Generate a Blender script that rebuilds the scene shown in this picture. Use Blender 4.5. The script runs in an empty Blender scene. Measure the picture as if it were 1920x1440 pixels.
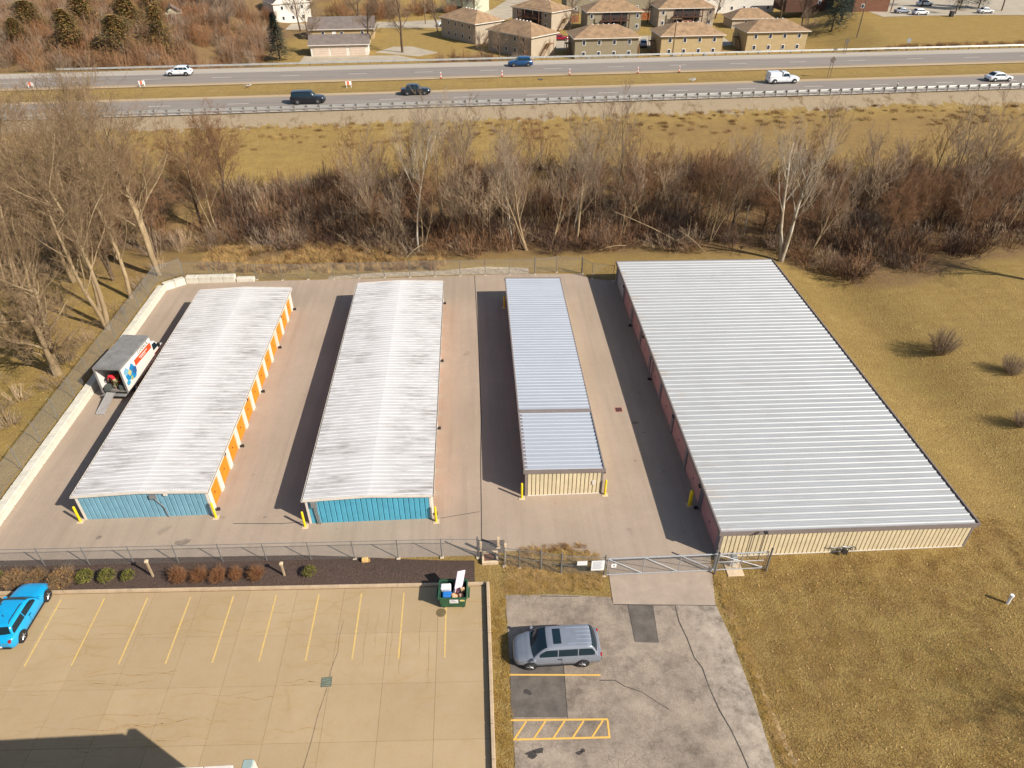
import bpy, math, random
import numpy as np
from mathutils import Vector, Matrix
from mathutils import noise as mnoise
R = math.radians
random.seed(7); rng = np.random.default_rng(7)
scene = bpy.context.scene
C = scene.collection

# ------------------------------------------------------------------ camera, sky, sun, exposure
cam = bpy.data.objects.new('camera', bpy.data.cameras.new('camera')); C.objects.link(cam)
cam.data.sensor_width = 36; cam.data.lens = 24.96; cam.data.clip_end = 5000; cam.data.clip_start = .5
cam.location = (0, 0, 38); cam.rotation_euler = (R(53.92), 0, R(-3.128)); scene.camera = cam
SUN_EL, SUN_AZ = 36.5, 123.5
world = bpy.data.worlds.new('World'); scene.world = world; world.use_nodes = True
wn = world.node_tree
sky = wn.nodes.new('ShaderNodeTexSky'); sky.sky_type = 'NISHITA'; sky.sun_disc = False
sky.sun_elevation = R(SUN_EL); sky.sun_rotation = R(SUN_AZ)
wn.links.new(sky.outputs[0], wn.nodes['Background'].inputs[0]); wn.nodes['Background'].inputs[1].default_value = 0.09
sd = Vector((math.sin(R(SUN_AZ))*math.cos(R(SUN_EL)), math.cos(R(SUN_AZ))*math.cos(R(SUN_EL)), math.sin(R(SUN_EL))))
sun = bpy.data.objects.new('sun', bpy.data.lights.new('sun', 'SUN')); C.objects.link(sun)
sun.data.energy = 4.75; sun.data.angle = R(.53); sun.data.color = (1, .95, .87)
sun.rotation_euler = sd.to_track_quat('Z', 'Y').to_euler(); sun.location = (40, -40, 80)
vs = scene.view_settings; vs.view_transform = 'Standard'; vs.look = 'None'; vs.gamma = 1; vs.exposure = 0.62
try: vs.use_curve_mapping = False
except Exception: pass

# ------------------------------------------------------------------ materials
def srgb(r, g, b, k=1.0):
    f = lambda c: (c/12.92 if c <= .04045 else ((c+.055)/1.055)**2.4)
    return tuple(f(c/255)*k for c in (r, g, b))
MATS = {}
class NT:
    def __init__(s, name):
        s.m = bpy.data.materials.new(name); s.m.use_nodes = True; s.t = s.m.node_tree; s.b = s.t.nodes['Principled BSDF']
    def n(s, typ, **kw):
        x = s.t.nodes.new(typ)
        for k, v in kw.items():
            if k.startswith('i_'):
                x.inputs[int(k[2:]) if k[2:].isdigit() else k[2:].replace('_', ' ')].default_value = v
            else: setattr(x, k, v)
        return x
    def l(s, a, b): s.t.links.new(a, b)
    def coords(s, kind='world', scale=(1, 1, 1)):
        if kind == 'world': o = s.n('ShaderNodeNewGeometry').outputs['Position']
        else: o = s.n('ShaderNodeTexCoord').outputs['Object']
        if scale != (1, 1, 1):
            v = s.n('ShaderNodeVectorMath', operation='MULTIPLY'); s.l(o, v.inputs[0]); v.inputs[1].default_value = scale; o = v.outputs[0]
        return o
    def noise(s, vec, scale, detail=4, rough=.6, lo=.35, hi=.65):
        x = s.n('ShaderNodeTexNoise', i_Scale=scale, i_Detail=detail, i_Roughness=rough); s.l(vec, x.inputs['Vector'])
        if lo is None: return x.outputs[0]
        r = s.n('ShaderNodeMapRange', i_1=lo, i_2=hi); s.l(x.outputs[0], r.inputs[0]); return r.outputs[0]
    def mix(s, fac, a, b, blend='MIX'):
        x = s.n('ShaderNodeMix', data_type='RGBA', blend_type=blend)
        for sock, v in ((x.inputs[0], fac), (x.inputs[6], a), (x.inputs[7], b)):
            if isinstance(v, (int, float)): sock.default_value = v
            elif isinstance(v, tuple): sock.default_value = (*v[:3], 1)
            else: s.l(v, sock)
        return x.outputs[2]
    def math(s, op, a, b=0.0, clamp=False):
        x = s.n('ShaderNodeMath', operation=op, use_clamp=clamp)
        for sock, v in ((x.inputs[0], a), (x.inputs[1], b)):
            if isinstance(v, (int, float)): sock.default_value = v
            else: s.l(v, sock)
        return x.outputs[0]
    def attr(s, name): return s.n('ShaderNodeAttribute', attribute_name=name).outputs['Fac']
    def done(s, col, rough=.9, bump=None, bstr=.3, bdist=.05, metal=0, spec=None):
        if isinstance(col, tuple): s.b.inputs['Base Color'].default_value = (*col, 1)
        else: s.l(col, s.b.inputs['Base Color'])
        if isinstance(rough, (int, float)): s.b.inputs['Roughness'].default_value = rough
        else: s.l(rough, s.b.inputs['Roughness'])
        s.b.inputs['Metallic'].default_value = metal
        if spec is not None: s.b.inputs['Specular IOR Level'].default_value = spec
        if bump is not None:
            x = s.n('ShaderNodeBump', i_Strength=bstr, i_Distance=bdist); s.l(bump, x.inputs['Height']); s.l(x.outputs[0], s.b.inputs['Normal'])
        return s.m
def simple(name, col, rough=.8, var=.18, scale=3.0, kind='object', metal=0, spec=None, stretch=(1, 1, 1), rnd=0.0):
    """a base colour with cloudy wear and fine grain"""
    if name in MATS: return MATS[name]
    t = NT(name); v = t.coords(kind, stretch)
    a = t.noise(v, scale, 5, .65); b = t.noise(v, scale*9, 2, .5, .3, .7)
    d = tuple(c*(1-var) for c in col); h = tuple(min(1, c*(1+var*.6)) for c in col)
    c = t.mix(a, d, h); c = t.mix(t.math('MULTIPLY', b, var*.6), c, tuple(x*.6 for x in col))
    if rnd:
        oi = t.n('ShaderNodeObjectInfo').outputs['Random']
        c = t.mix(t.math('MULTIPLY', oi, rnd), c, tuple(x*.45 for x in col))
    MATS[name] = t.done(c, rough, b, .08, .02, metal, spec); return MATS[name]
def paint(name, col, rough=.25, coat=.5):
    if name in MATS: return MATS[name]
    t = NT(name); v = t.coords('object')
    a = t.noise(v, 2.5, 4, .6)
    t.b.inputs['Coat Weight'].default_value = coat; t.b.inputs['Coat Roughness'].default_value = .06
    MATS[name] = t.done(t.mix(a, tuple(c*.92 for c in col), col), rough); return MATS[name]
def glass(name='dark_glass', col=(.012, .016, .02)):
    if name in MATS: return MATS[name]
    t = NT(name); MATS[name] = t.done(col, .08, spec=.35); return MATS[name]

# ------------------------------------------------------------------ mesh helpers
class MB:
    def __init__(s): s.v = []; s.f = []; s.mi = []; s.cur = 0
    def face(s, pts):
        n = len(s.v); s.v += [tuple(p) for p in pts]; s.f.append(tuple(range(n, n+len(pts)))); s.mi.append(s.cur); return s
    def poly(s, vs, fs):
        n = len(s.v); s.v += [tuple(p) for p in vs]
        for f in fs: s.f.append(tuple(i+n for i in f)); s.mi.append(s.cur)
        return s
    def box(s, x0, x1, y0, y1, z0, z1):
        return s.poly([(x0,y0,z0),(x1,y0,z0),(x1,y1,z0),(x0,y1,z0),(x0,y0,z1),(x1,y0,z1),(x1,y1,z1),(x0,y1,z1)],
                      [(0,3,2,1),(4,5,6,7),(0,1,5,4),(1,2,6,5),(2,3,7,6),(3,0,4,7)])
    def bev(s, x0, x1, y0, y1, z0, z1, b):
        """box with chamfered top and vertical edges"""
        def ring(i, z): return [(x0+i+b,y0+i,z),(x1-i-b,y0+i,z),(x1-i,y0+i+b,z),(x1-i,y1-i-b,z),(x1-i-b,y1-i,z),(x0+i+b,y1-i,z),(x0+i,y1-i-b,z),(x0+i,y0+i+b,z)]
        vs = ring(0, z0)+ring(0, z1-b)+ring(b, z1); fs = [tuple(range(7, -1, -1)), tuple(range(16, 24))]
        for k in (0, 8):
            for i in range(8): j = (i+1) % 8; fs.append((k+i, k+j, k+8+j, k+8+i))
        return s.poly(vs, fs)
    def prism(s, pts, z0, z1):
        n = len(pts); vs = [(x, y, z0) for x, y in pts]+[(x, y, z1) for x, y in pts]
        return s.poly(vs, [tuple(range(n-1, -1, -1)), tuple(range(n, 2*n))]+[(i, (i+1) % n, n+(i+1) % n, n+i) for i in range(n)])
    def tube(s, p0, p1, r0, r1=None, k=6, cap=True):
        r1 = r0 if r1 is None else r1; p0 = Vector(p0); p1 = Vector(p1); d = p1-p0
        if d.length < 1e-6: return s
        a = d.normalized().orthogonal().normalized(); b = d.normalized().cross(a)
        vs = []
        for p, r in ((p0, r0), (p1, r1)):
            for i in range(k):
                w = 2*math.pi*i/k; vs.append(p+a*(r*math.cos(w))+b*(r*math.sin(w)))
        fs = [(i, (i+1) % k, k+(i+1) % k, k+i) for i in range(k)]
        if cap: fs += [tuple(range(k-1, -1, -1)), tuple(range(k, 2*k))]
        return s.poly(vs, fs)
    def path(s, pts, r, k=6):
        for a, b in zip(pts, pts[1:]): s.tube(a, b, r, r, k)
        return s
    def ribbon(s, pts, w, z):
        pts = [Vector((p[0], p[1], 0)) for p in pts]; L = []
        for i, p in enumerate(pts):
            d = (pts[min(i+1, len(pts)-1)]-pts[max(i-1, 0)]).normalized(); n = Vector((-d.y, d.x, 0)); ww = w if not callable(w) else w(i/(len(pts)-1))
            L.append((p+n*ww/2, p-n*ww/2))
        for (a, b), (c, d) in zip(L, L[1:]): s.face([(b.x,b.y,z),(d.x,d.y,z),(c.x,c.y,z),(a.x,a.y,z)])
        return s
    def mesh(s, name, mats, smooth=False, angle=None):
        me = bpy.data.meshes.new(name); me.from_pydata(s.v, [], s.f)
        for m in (mats if isinstance(mats, (list, tuple)) else [mats]): me.materials.append(m)
        if any(s.mi): me.polygons.foreach_set('material_index', s.mi)
        if smooth:
            me.polygons.foreach_set('use_smooth', [True]*len(s.f))
            me.update()
            if angle: 
                try: me.set_sharp_from_angle(angle=R(angle))
                except Exception: pass
        me.update(); return me
    def build(s, name, mats, parent=None, loc=(0,0,0), rz=0, smooth=False, angle=None):
        return link(name, s.mesh(name, mats, smooth, angle), parent, loc, rz)
def link(name, me, parent=None, loc=(0,0,0), rz=0, scale=None):
    o = bpy.data.objects.new(name, me); C.objects.link(o); o.parent = parent; o.location = loc
    if rz: o.rotation_euler = (0, 0, rz)
    if scale is not None: o.scale = scale
    return o
def weld(me):
    import bmesh
    bm = bmesh.new(); bm.from_mesh(me); bmesh.ops.remove_doubles(bm, verts=bm.verts, dist=1e-4); bm.to_mesh(me); bm.free(); me.update()
def tag(o, label, cat=None, group=None, kind=None):
    if label: o['label'] = label
    if cat: o['category'] = cat
    if group: o['group'] = group
    if kind: o['kind'] = kind
    return o
def thing(name, label, cat, loc=(0,0,0), rz=0, group=None):
    o = bpy.data.objects.new(name, None); C.objects.link(o); o.location = loc; o.rotation_euler = (0, 0, rz); o.empty_display_size = .3
    return tag(o, label, cat, group)
def box(name, m, parent, x0, x1, y0, y1, z0, z1, b=0, **k):
    mb = MB(); (mb.bev(x0,x1,y0,y1,z0,z1,b) if b else mb.box(x0,x1,y0,y1,z0,z1)); return mb.build(name, m, parent, **k)
def text_mesh(txt, size, m, depth=.004):
    cu = bpy.data.curves.new('lettering', 'FONT'); cu.body = txt; cu.size = size; cu.extrude = depth/2; cu.align_x = 'CENTER'; cu.align_y = 'CENTER'
    o = bpy.data.objects.new('lettering', cu); C.objects.link(o)
    dg = bpy.context.evaluated_depsgraph_get(); me = bpy.data.meshes.new_from_object(o.evaluated_get(dg))
    bpy.data.objects.remove(o); bpy.data.curves.remove(cu); me.materials.clear(); me.materials.append(m); return me
def sheet(name, pts, z, m, label=None, cat='pavement', parent=None, thick=.03):
    o = MB().prism(pts, z-thick, z).build(name, m, parent)
    if label: tag(o, label, cat, kind='structure')
    return o

# ------------------------------------------------------------------ the lie of the land
RA = math.atan(.061); RU = (math.cos(RA), math.sin(RA)); RN = (-math.sin(RA), math.cos(RA)); RO = (0., 119.0)
RZ = 7.0                                   # highway level above the storage yard
def rd(s, t): return (RO[0]+RU[0]*s+RN[0]*t, RO[1]+RU[1]*s+RN[1]*t)
def st(x, y): dx, dy = x-RO[0], y-RO[1]; return dx*RU[0]+dy*RU[1], dx*RN[0]+dy*RN[1]
def sm(a, b, x):
    t = min(1, max(0, (x-a)/(b-a))); return t*t*(3-2*t)
PROF = [(-1e4, 0), (-45, 0), (-40, -.4), (-34, -.5), (-29, .3), (-20, 2.0), (-12, 3.9), (-5, 5.7), (-.8, 6.8), (1, 6.92), (9.5, 6.92), (14, 6.6), (18.2, 6.92), (31.5, 6.92)]
def tz(x, y):
    s, t = st(x, y)
    if t > 31.5:
        zb = 0 + 3.6*sm(77, 97, x-(t-31)*.25) + 4.5*sm(-52, -72, x+.0*t)
        z = 6.9+(zb-6.9)*sm(31.5, 43+9*sm(77, 95, x), t)
        return z
    z = 0
    for (a, za), (b, zb) in zip(PROF, PROF[1:]):
        if a <= t <= b: z = za+(zb-za)*(t-a)/(b-a); break
    if y < 80:
        z = 0
    elif y < 84: z *= (y-80)/4
    z += .72*sm(-35.1, -35.5, x)*sm(76, 73, y)*sm(31.5, 34, y) + .35*sm(-36, -60, x)*sm(100, 80, y)*sm(31.5, 40, y)   # ground held up by the block wall
    z -= 1.25*math.exp(-((x-40.5)/4.2)**2)*sm(26, 40, y)*sm(80, 70, y)
    z += mnoise.noise(Vector((x*.08, y*.08, 3)))*.12*(1 if (t < -2 and (x < -36 or x > 36 or y > 77)) else 0)
    return z

# ------------------------------------------------------------------ ground sheet
def axis(segs):
    out = []
    for a, b, st_ in segs: out += list(np.arange(a, b, st_))
    return out+[segs[-1][1]]
gx = axis([(-1500, -300, 200), (-300, -110, 10), (-110, 140, 1.25), (140, 300, 10), (300, 1500, 200)])
gy = axis([(-1200, -100, 200), (-100, 10, 10), (10, 165, 1.0), (165, 300, 2.5), (300, 400, 10), (400, 2000, 200)])
EDGE_X, EDGE_Y = [33, 36, 41, 44, 47, 52, 58, 66, 90], [77.5, 75.5, 73, 70.2, 68.8, 70.5, 73, 75.5, 79]
gv = []; litter = []; gravel = []; gold = []; green = []
for y in gy:
    for x in gx:
        z = tz(x, y); gv.append((x, y, z)); s_, t_ = st(x, y)
        n1 = mnoise.noise(Vector((x*.06, y*.06, 0))); n2 = mnoise.noise(Vector((x*.25, y*.25, 5)))
        th = sm(75.5+2*n2, 80, y)*(1-sm(95, 102, y+6*n1))*sm(-34, -27, x+3*n2)
        th = max(th, sm(-30, -36, x)*sm(100, 92, y+8*n1)*sm(70, 80, y)*.7, .45*sm(0, .5, n1+n2*.6)*sm(-36, -38, x)*sm(35, 40, y)*sm(110, 90, y))
        lo_ = np.interp(x, EDGE_X, EDGE_Y); th = max(th, sm(34, 38, x+2*n2)*sm(lo_-1.5, lo_+.8, y+n2)*(1-sm(95, 102, y+6*n1)))
        th = max(th, .55*sm(-26, -14, t_)*sm(-5, -9, t_)*sm(-30, 30, x+30*n1))
        th = max(th, sm(-42, -52, x+6*n1)*sm(31.5, 35, t_))
        litter.append(th)
        gravel.append(sm(-6.2+2.0*n2+2.4*n1, -3.2, t_)*sm(.6, -.4, t_))
        gold.append(sm(-30, -22, t_)*sm(-8, -15, t_)*(.6+.5*n1) + .6*sm(31, 40, t_) + .75*sm(-35.5, -38, x)*sm(34, 40, y)*sm(90, 76, y))
        green.append(max(0, .5*sm(.05, .5, mnoise.noise(Vector((x*.11, y*.11, 9))))) * sm(-20, -60, t_))
nx = len(gx)
gf = [(j*nx+i, j*nx+i+1, (j+1)*nx+i+1, (j+1)*nx+i) for j in range(len(gy)-1) for i in range(nx-1)]
gme = bpy.data.meshes.new('ground'); gme.from_pydata(gv, [], gf)
gme.polygons.foreach_set('use_smooth', [True]*len(gf))
for nm, arr in (('litter', litter), ('gravel', gravel), ('gold', gold), ('green', green)):
    gme.attributes.new(nm, 'FLOAT', 'POINT').data.foreach_set('value', np.array(arr, dtype=np.float32))
t = NT('dry_grass'); v = t.coords('world')
big = t.noise(v, .09, 4, .6); mid = t.noise(v, .7, 5, .65); fine = t.noise(v, 5.5, 4, .75, .32, .68); vf = t.noise(v, 16, 2, .6, .3, .7)
patch = t.noise(v, .22, 5, .7, .42, .62); mow = t.noise(t.coords('world', (1.5, .09, 1)), 1.0, 4, .65, .4, .62)
c = t.mix(big, srgb(148, 123, 64), srgb(174, 147, 82))
c = t.mix(mid, c, srgb(162, 136, 82))
c = t.mix(t.math('MULTIPLY', patch, .42), c, srgb(134, 106, 60))
c = t.mix(t.math('MULTIPLY', mow, .5), c, srgb(190, 162, 98))
c = t.mix(t.math('MULTIPLY', t.attr('gold'), .85, True), c, srgb(184, 152, 78))
c = t.mix(t.math('MULTIPLY', t.attr('green'), .9), c, srgb(118, 112, 48))
streak = t.noise(t.coords('world', (.12, 1.3, 1)), 1.0, 3, .6)
c = t.mix(t.math('MULTIPLY', streak, .4), c, srgb(132, 100, 58)); blot = t.noise(t.coords('world', (.5, 1.1, 1)), .8, 7, .85, .46, .58); c = t.mix(t.math('MULTIPLY', blot, .5), c, srgb(122, 92, 52))
fine2 = t.noise(v, 2.6, 5, .8, .38, .62)
c = t.mix(t.math('MULTIPLY', fine2, .34), c, srgb(122, 96, 48)); c = t.mix(t.math('MULTIPLY', fine, .5), c, srgb(92, 70, 34)); c = t.mix(t.math('MULTIPLY', vf, .42), c, srgb(214, 182, 116))
lit = t.math('MULTIPLY', t.attr('litter'), t.math('ADD', .55, t.math('MULTIPLY', mid, .5)), True)
lc = t.mix(fine, srgb(122, 96, 68), srgb(158, 128, 92)); lc = t.mix(t.math('MULTIPLY', vf, .5), lc, srgb(92, 70, 50)); c = t.mix(lit, c, lc)
gn = t.noise(t.coords('world', (1, .35, 1)), 1.1, 5, .7, .38, .62)
gm = t.math('GREATER_THAN', t.math('ADD', t.math('MULTIPLY', t.attr('gravel'), .85), t.math('MULTIPLY', gn, .6)), .8)
gc = t.mix(fine, srgb(162, 142, 114), srgb(190, 170, 140)); gc = t.mix(t.math('MULTIPLY', vf, .4), gc, srgb(140, 120, 94)); c = t.mix(gm, c, gc)
gul = t.noise(t.coords('world', (.6, .16, 1)), 1.0, 4, .7, .54, .64); gc2 = t.mix(t.math('MULTIPLY', gul, .7), gc, srgb(122, 98, 68)); c = t.mix(gm, c, gc2)
hb = t.math('ADD', fine, t.math('MULTIPLY', vf, .5))
mg = t.done(c, .95, hb, .85, .14, spec=.1)
gme.materials.append(mg); ground = link('ground', gme)
tag(ground, 'dry tan winter grass covering the ground around the storage yard', 'ground', kind='structure')

# ------------------------------------------------------------------ pavements
t = NT('yard_asphalt'); v = t.coords('world')
a = t.noise(v, .12, 4, .55); b = t.noise(v, 1.2, 5, .7); f = t.noise(v, 14, 3, .7, .3, .7); st_n = t.noise(t.coords('world', (1.2, .15, 1)), 1, 3, .6)
c = t.mix(a, srgb(155, 136, 117), srgb(171, 150, 131)); c = t.mix(t.math('MULTIPLY', b, .45), c, srgb(150, 136, 116)); c = t.mix(t.math('MULTIPLY', st_n, .32), c, srgb(172, 154, 134))
tr = t.noise(t.coords('world', (1.6, .05, 1)), 1.0, 4, .6, .5, .66); c = t.mix(t.math('MULTIPLY', tr, .22), c, srgb(126, 112, 98))
c = t.mix(t.math('MULTIPLY', f, .3), c, srgb(112, 98, 86))
sp = t.noise(v, .55, 3, .5, .68, .74); c = t.mix(t.math('MULTIPLY', sp, .35), c, srgb(110, 96, 84))
M_yard = t.done(c, .88, f, .25, .02, spec=.2)
t = NT('parking_concrete'); v = t.coords('world')
a = t.noise(v, .2, 4, .6); b = t.noise(v, 1.6, 5, .7); f = t.noise(v, 18, 3, .7, .3, .7)
oi = t.n('ShaderNodeObjectInfo').outputs['Random']
c = t.mix(a, srgb(162, 138, 102), srgb(174, 150, 114)); c = t.mix(t.math('MULTIPLY', b, .4), c, srgb(172, 150, 124)); c = t.mix(t.math('MULTIPLY', oi, .4), c, srgb(152, 130, 98))
wv = t.n('ShaderNodeVectorMath', operation='ADD'); wn_ = t.n('ShaderNodeTexNoise', i_Scale=.35, i_Detail=4.); t.l(v, wn_.inputs['Vector'])
sc = t.n('ShaderNodeVectorMath', operation='SCALE'); sc.inputs['Scale'].default_value = 1.1; t.l(wn_.outputs[1], sc.inputs[0]); t.l(v, wv.inputs[0]); t.l(sc.outputs[0], wv.inputs[1])
sv = t.n('ShaderNodeVectorMath', operation='MULTIPLY'); sv.inputs[1].default_value = (.16, .62, 0); t.l(wv.outputs[0], sv.inputs[0])
vo = t.n('ShaderNodeTexVoronoi', feature='DISTANCE_TO_EDGE', i_Scale=1.0); t.l(sv.outputs[0], vo.inputs['Vector'])
m1 = t.n('ShaderNodeMapRange', i_1=.022, i_2=.0); t.l(vo.outputs['Distance'], m1.inputs[0])
m2 = t.n('ShaderNodeMapRange', i_1=.15, i_2=.0); t.l(vo.outputs['Distance'], m2.inputs[0])
gate = t.noise(v, .23, 3, .5, .48, .58)
c = t.mix(t.math('MULTIPLY', t.math('MULTIPLY', m2.outputs[0], gate), .16), c, srgb(168, 134, 76))
c = t.mix(t.math('MULTIPLY', t.math('MULTIPLY', m1.outputs[0], gate), .22), c, srgb(128, 102, 66))
c = t.mix(t.math('MULTIPLY', f, .2), c, srgb(128, 106, 76))
M_conc = t.done(c, .85, f, .2, .02, spec=.25)
t = NT('old_asphalt'); v = t.coords('world')
a = t.noise(v, .3, 5, .7); b = t.noise(v, 1.5, 6, .75); f = t.noise(v, 16, 3, .75, .3, .7); edge = t.n('ShaderNodeSeparateXYZ'); t.l(v, edge.inputs[0])
c = t.mix(a, srgb(104, 92, 80), srgb(170, 152, 132)); c = t.mix(t.math('MULTIPLY', b, .6), c, srgb(174, 157, 138))
vo = t.n('ShaderNodeTexVoronoi', feature='DISTANCE_TO_EDGE', i_Scale=2.2); t.l(v, vo.inputs['Vector'])
m1 = t.n('ShaderNodeMapRange', i_1=.05, i_2=.0); t.l(vo.outputs['Distance'], m1.inputs[0]); gate = t.noise(v, .4, 3, .5, .5, .62)
c = t.mix(t.math('MULTIPLY', t.math('MULTIPLY', m1.outputs[0], gate), .45), c, srgb(70, 64, 58))
c = t.mix(t.math('MULTIPLY', f, .5), c, srgb(80, 72, 64)); sp = t.noise(v, .45, 6, .75, .52, .66); c = t.mix(t.math('MULTIPLY', sp, .62), c, srgb(92, 82, 73)); sx_ = t.n('ShaderNodeMapRange', i_1=11.5, i_2=14.5); t.l(edge.outputs[0], sx_.inputs[0]); c = t.mix(t.math('MULTIPLY', sx_.outputs[0], t.math('MULTIPLY', b, .6)), c, srgb(186, 172, 154))
M_old = t.done(c, .9, f, .4, .02, spec=.2)
M_patch = simple('dark_asphalt_patch', srgb(96, 87, 78), .9, .3, 1.2, 'world')
M_apron = simple('apron_concrete', srgb(158, 140, 122), .88, .14, .8, 'world')
M_seal = simple('crack_sealant', srgb(70, 63, 56), .8, .3, 3, 'world')
M_oil = simple('oil_stain', srgb(64, 57, 51), .7, .3, 2, 'world'); M_spot = simple('faint_spot', srgb(128, 112, 98), .8, .3, 3, 'world')
M_kerb = simple('kerb_concrete', srgb(176, 152, 122), .85, .16, 1.5, 'world')
def worn_paint(name, col, amount):
    t = NT(name); v = t.coords('world'); n = t.noise(v, 4, 5, .8, .5-amount*.3, .62); return t.done(t.mix(t.math('MULTIPLY', n, amount), col, srgb(170, 145, 108)), .75)
M_yel = worn_paint('worn_yellow_paint', srgb(214, 176, 86), .75); M_yel2 = worn_paint('yellow_paint', srgb(214, 166, 70), .35)
M_white = worn_paint('road_white_paint', srgb(205, 200, 188), .35)
M_mulch = None
yard = sheet('storage_yard', [(-34.45, 33.0), (-.9, 32.35), (1.5, 32.6), (5.5, 32.7), (8.05, 31.4), (8.1, 30.25), (15.0, 30.05), (15.3, 31.7), (15.9, 31.7), (15.9, 71.2), (12.9, 71.9), (11.9, 73.2), (4, 73.6), (-.2, 73.5), (-10, 73.3), (-25, 73.4), (-33, 73.1), (-34.45, 71.5)], .03, M_yard,
             'tan asphalt yard between the storage buildings', 'yard')
MB().ribbon([(-.3, 33), (-.25, 36), (-.2, 42), (-.05, 47), (-.1, 60), (-.3, 73.4)], .07, .034).build('paving_joint', M_seal, yard)
MB().ribbon([(-18, 36.2), (-14.5, 36.0), (-12.9, 36.1)], .06, .034).build('paving_joint', M_seal, yard)
MB().ribbon([(-3.2, 35.9), (-.4, 36.4)], .05, .034).build('paving_joint', M_seal, yard)
for (x, y, r) in ((-15.9, 36.7, .16), (12.9, 45.9, .35), (13.4, 44.6, .12), (-27, 35.4, .25), (12.0, 41.2, .14), (14.0, 39.8, .12), (-21, 34.6, .5)):
    k = 9; pts = [(x+r*random.uniform(.6, 1.3)*math.cos(q*6.283/k), y+.7*r*random.uniform(.6, 1.3)*math.sin(q*6.283/k)) for q in range(k)]
    MB().prism(pts, .028, .0335).build('oil_spot', M_spot, yard)
# gravelly strip behind the back fence
sheet('gravel_strip', [(-17, 73.45), (-6, 73.7), (0, 73.75), (6, 73.6), (6, 75.0), (1, 75.6), (-4, 74.9), (-12, 74.7), (-17, 74.0)], .02, simple('pale_gravel', srgb(176, 158, 132), .95, .4, 3, 'world'), 'pale gravel strip along the back fence', 'gravel')

# concrete parking lot made of slabs
lot = sheet('parking_lot', [(-60, 4), (-.05, 4), (-.05, 30.1), (-60, 31.9)], .01, simple('joint_fill', srgb(126, 104, 74), .95, .2, 3, 'world'), 'tan concrete parking lot with faded yellow bay lines', 'parking lot')
cols = [-.1-3.05*i for i in range(16)]; rows = [29.75-3.35*j for j in range(6)]
for i in range(15):
    for j in range(5):
        x1, x0 = cols[i]-.007, cols[i+1]+.007; sl = -.0304
        y1, y0 = rows[j]-.007, rows[j+1]+.007
        dz = random.uniform(-.002, .002)
        pts = [(x0, y0+sl*x0), (x1, y0+sl*x1), (x1, y1+sl*x1), (x0, y1+sl*x0)]
        MB().prism(pts, .0, .03+dz).build('concrete_slab', M_conc, lot)
for x in [-27.3+2.738*i for i in range(10)]:
    y1 = 29.35-.0304*x+.02; y0 = y1-4.75
    if abs(x+2.66) < .1: y1 -= .9
    MB().ribbon([(x, y0), (x+.01, y1)], .10, .0345).build('bay_line', M_yel, lot)
for px in (-30.04, -32.8): MB().ribbon([(px, 25.5), (px, 30.2)], .10, .0345).build('bay_line', M_yel, lot)
crk = [(-9.0, 27.6), (-9.1, 26.5), (-9.05, 25.4), (-9.3, 24.2), (-9.35, 23), (-9.6, 21.5), (-9.7, 20.1), (-9.9, 18.5), (-10, 16.5)]
MB().ribbon(crk, lambda u: .02+.03*abs(math.sin(u*23)), .0346).build('spalled_joint', simple('spall', srgb(128, 108, 84), .95, .4, 4, 'world'), lot)
cm_ = simple('rusty_crack', srgb(156, 127, 82), .95, .3, 4, 'world'); random.seed(5)
for i in range(64):
    a = random.uniform(-34, -11); L_ = random.uniform(1.2, 6.5); y = 17.2+random.random()*12.6; b = min(a+L_, -9.4); n = 10; ph = random.uniform(0, 6)
    pts = [(a+(b-a)*q/n, y-.0304*(a+20)+.10*math.sin(q*.8+ph)+random.uniform(-.04, .04)) for q in range(n+1)]; wd = random.choice((.012, .016, .022, .034))
    MB().ribbon(pts, lambda u, wd=wd: wd*(.35+abs(math.sin(u*9+ph))), .0342).build('stained_crack', cm_, lot)
for x, a, b in ((-5.9, 24.3, 27.9), (-4.2, 25, 28.2), (-5.3, 23.8, 26.6), (-7.5, 24.5, 28.4), (-6.9, 25.5, 28), (-3.6, 22.8, 26.2)):
    pts = [(x+random.uniform(-.05, .05), a+(b-a)*q/8) for q in range(9)]
    MB().ribbon(pts, lambda u: .01+.016*math.sin(u*3.14), .0342).build('stained_crack', MATS['rusty_crack'], lot)
gt = thing('drain_grate', 'small square green drain grate set in the concrete parking lot', 'drain', (-9.42, 23.5, .034), .05)
box('frame', simple('grate_iron', srgb(84, 92, 80), .7, .3, 8), gt, -.3, .3, -.3, .3, -.02, .01)
for i in range(5):
    box('bar', simple('grate_bar', srgb(120, 124, 104), .6, .3, 8), gt, -.26, .26, -.26+i*.115, -.2+i*.115, .01, .025)
mh = thing('manhole_cover', 'round dark manhole cover beside the dumpster on the concrete lot', 'manhole', (-2.95, 27.86, .034))
MB().tube((0,0,-.02), (0,0,.006), .32, .32, 20).build('ring', simple('manhole_iron', srgb(120, 100, 66), .8, .3, 5), mh)
MB().tube((0,0,.006), (0,0,.014), .27, .27, 20).build('lid', simple('manhole_lid', srgb(104, 88, 58), .8, .3, 9), mh)
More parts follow.
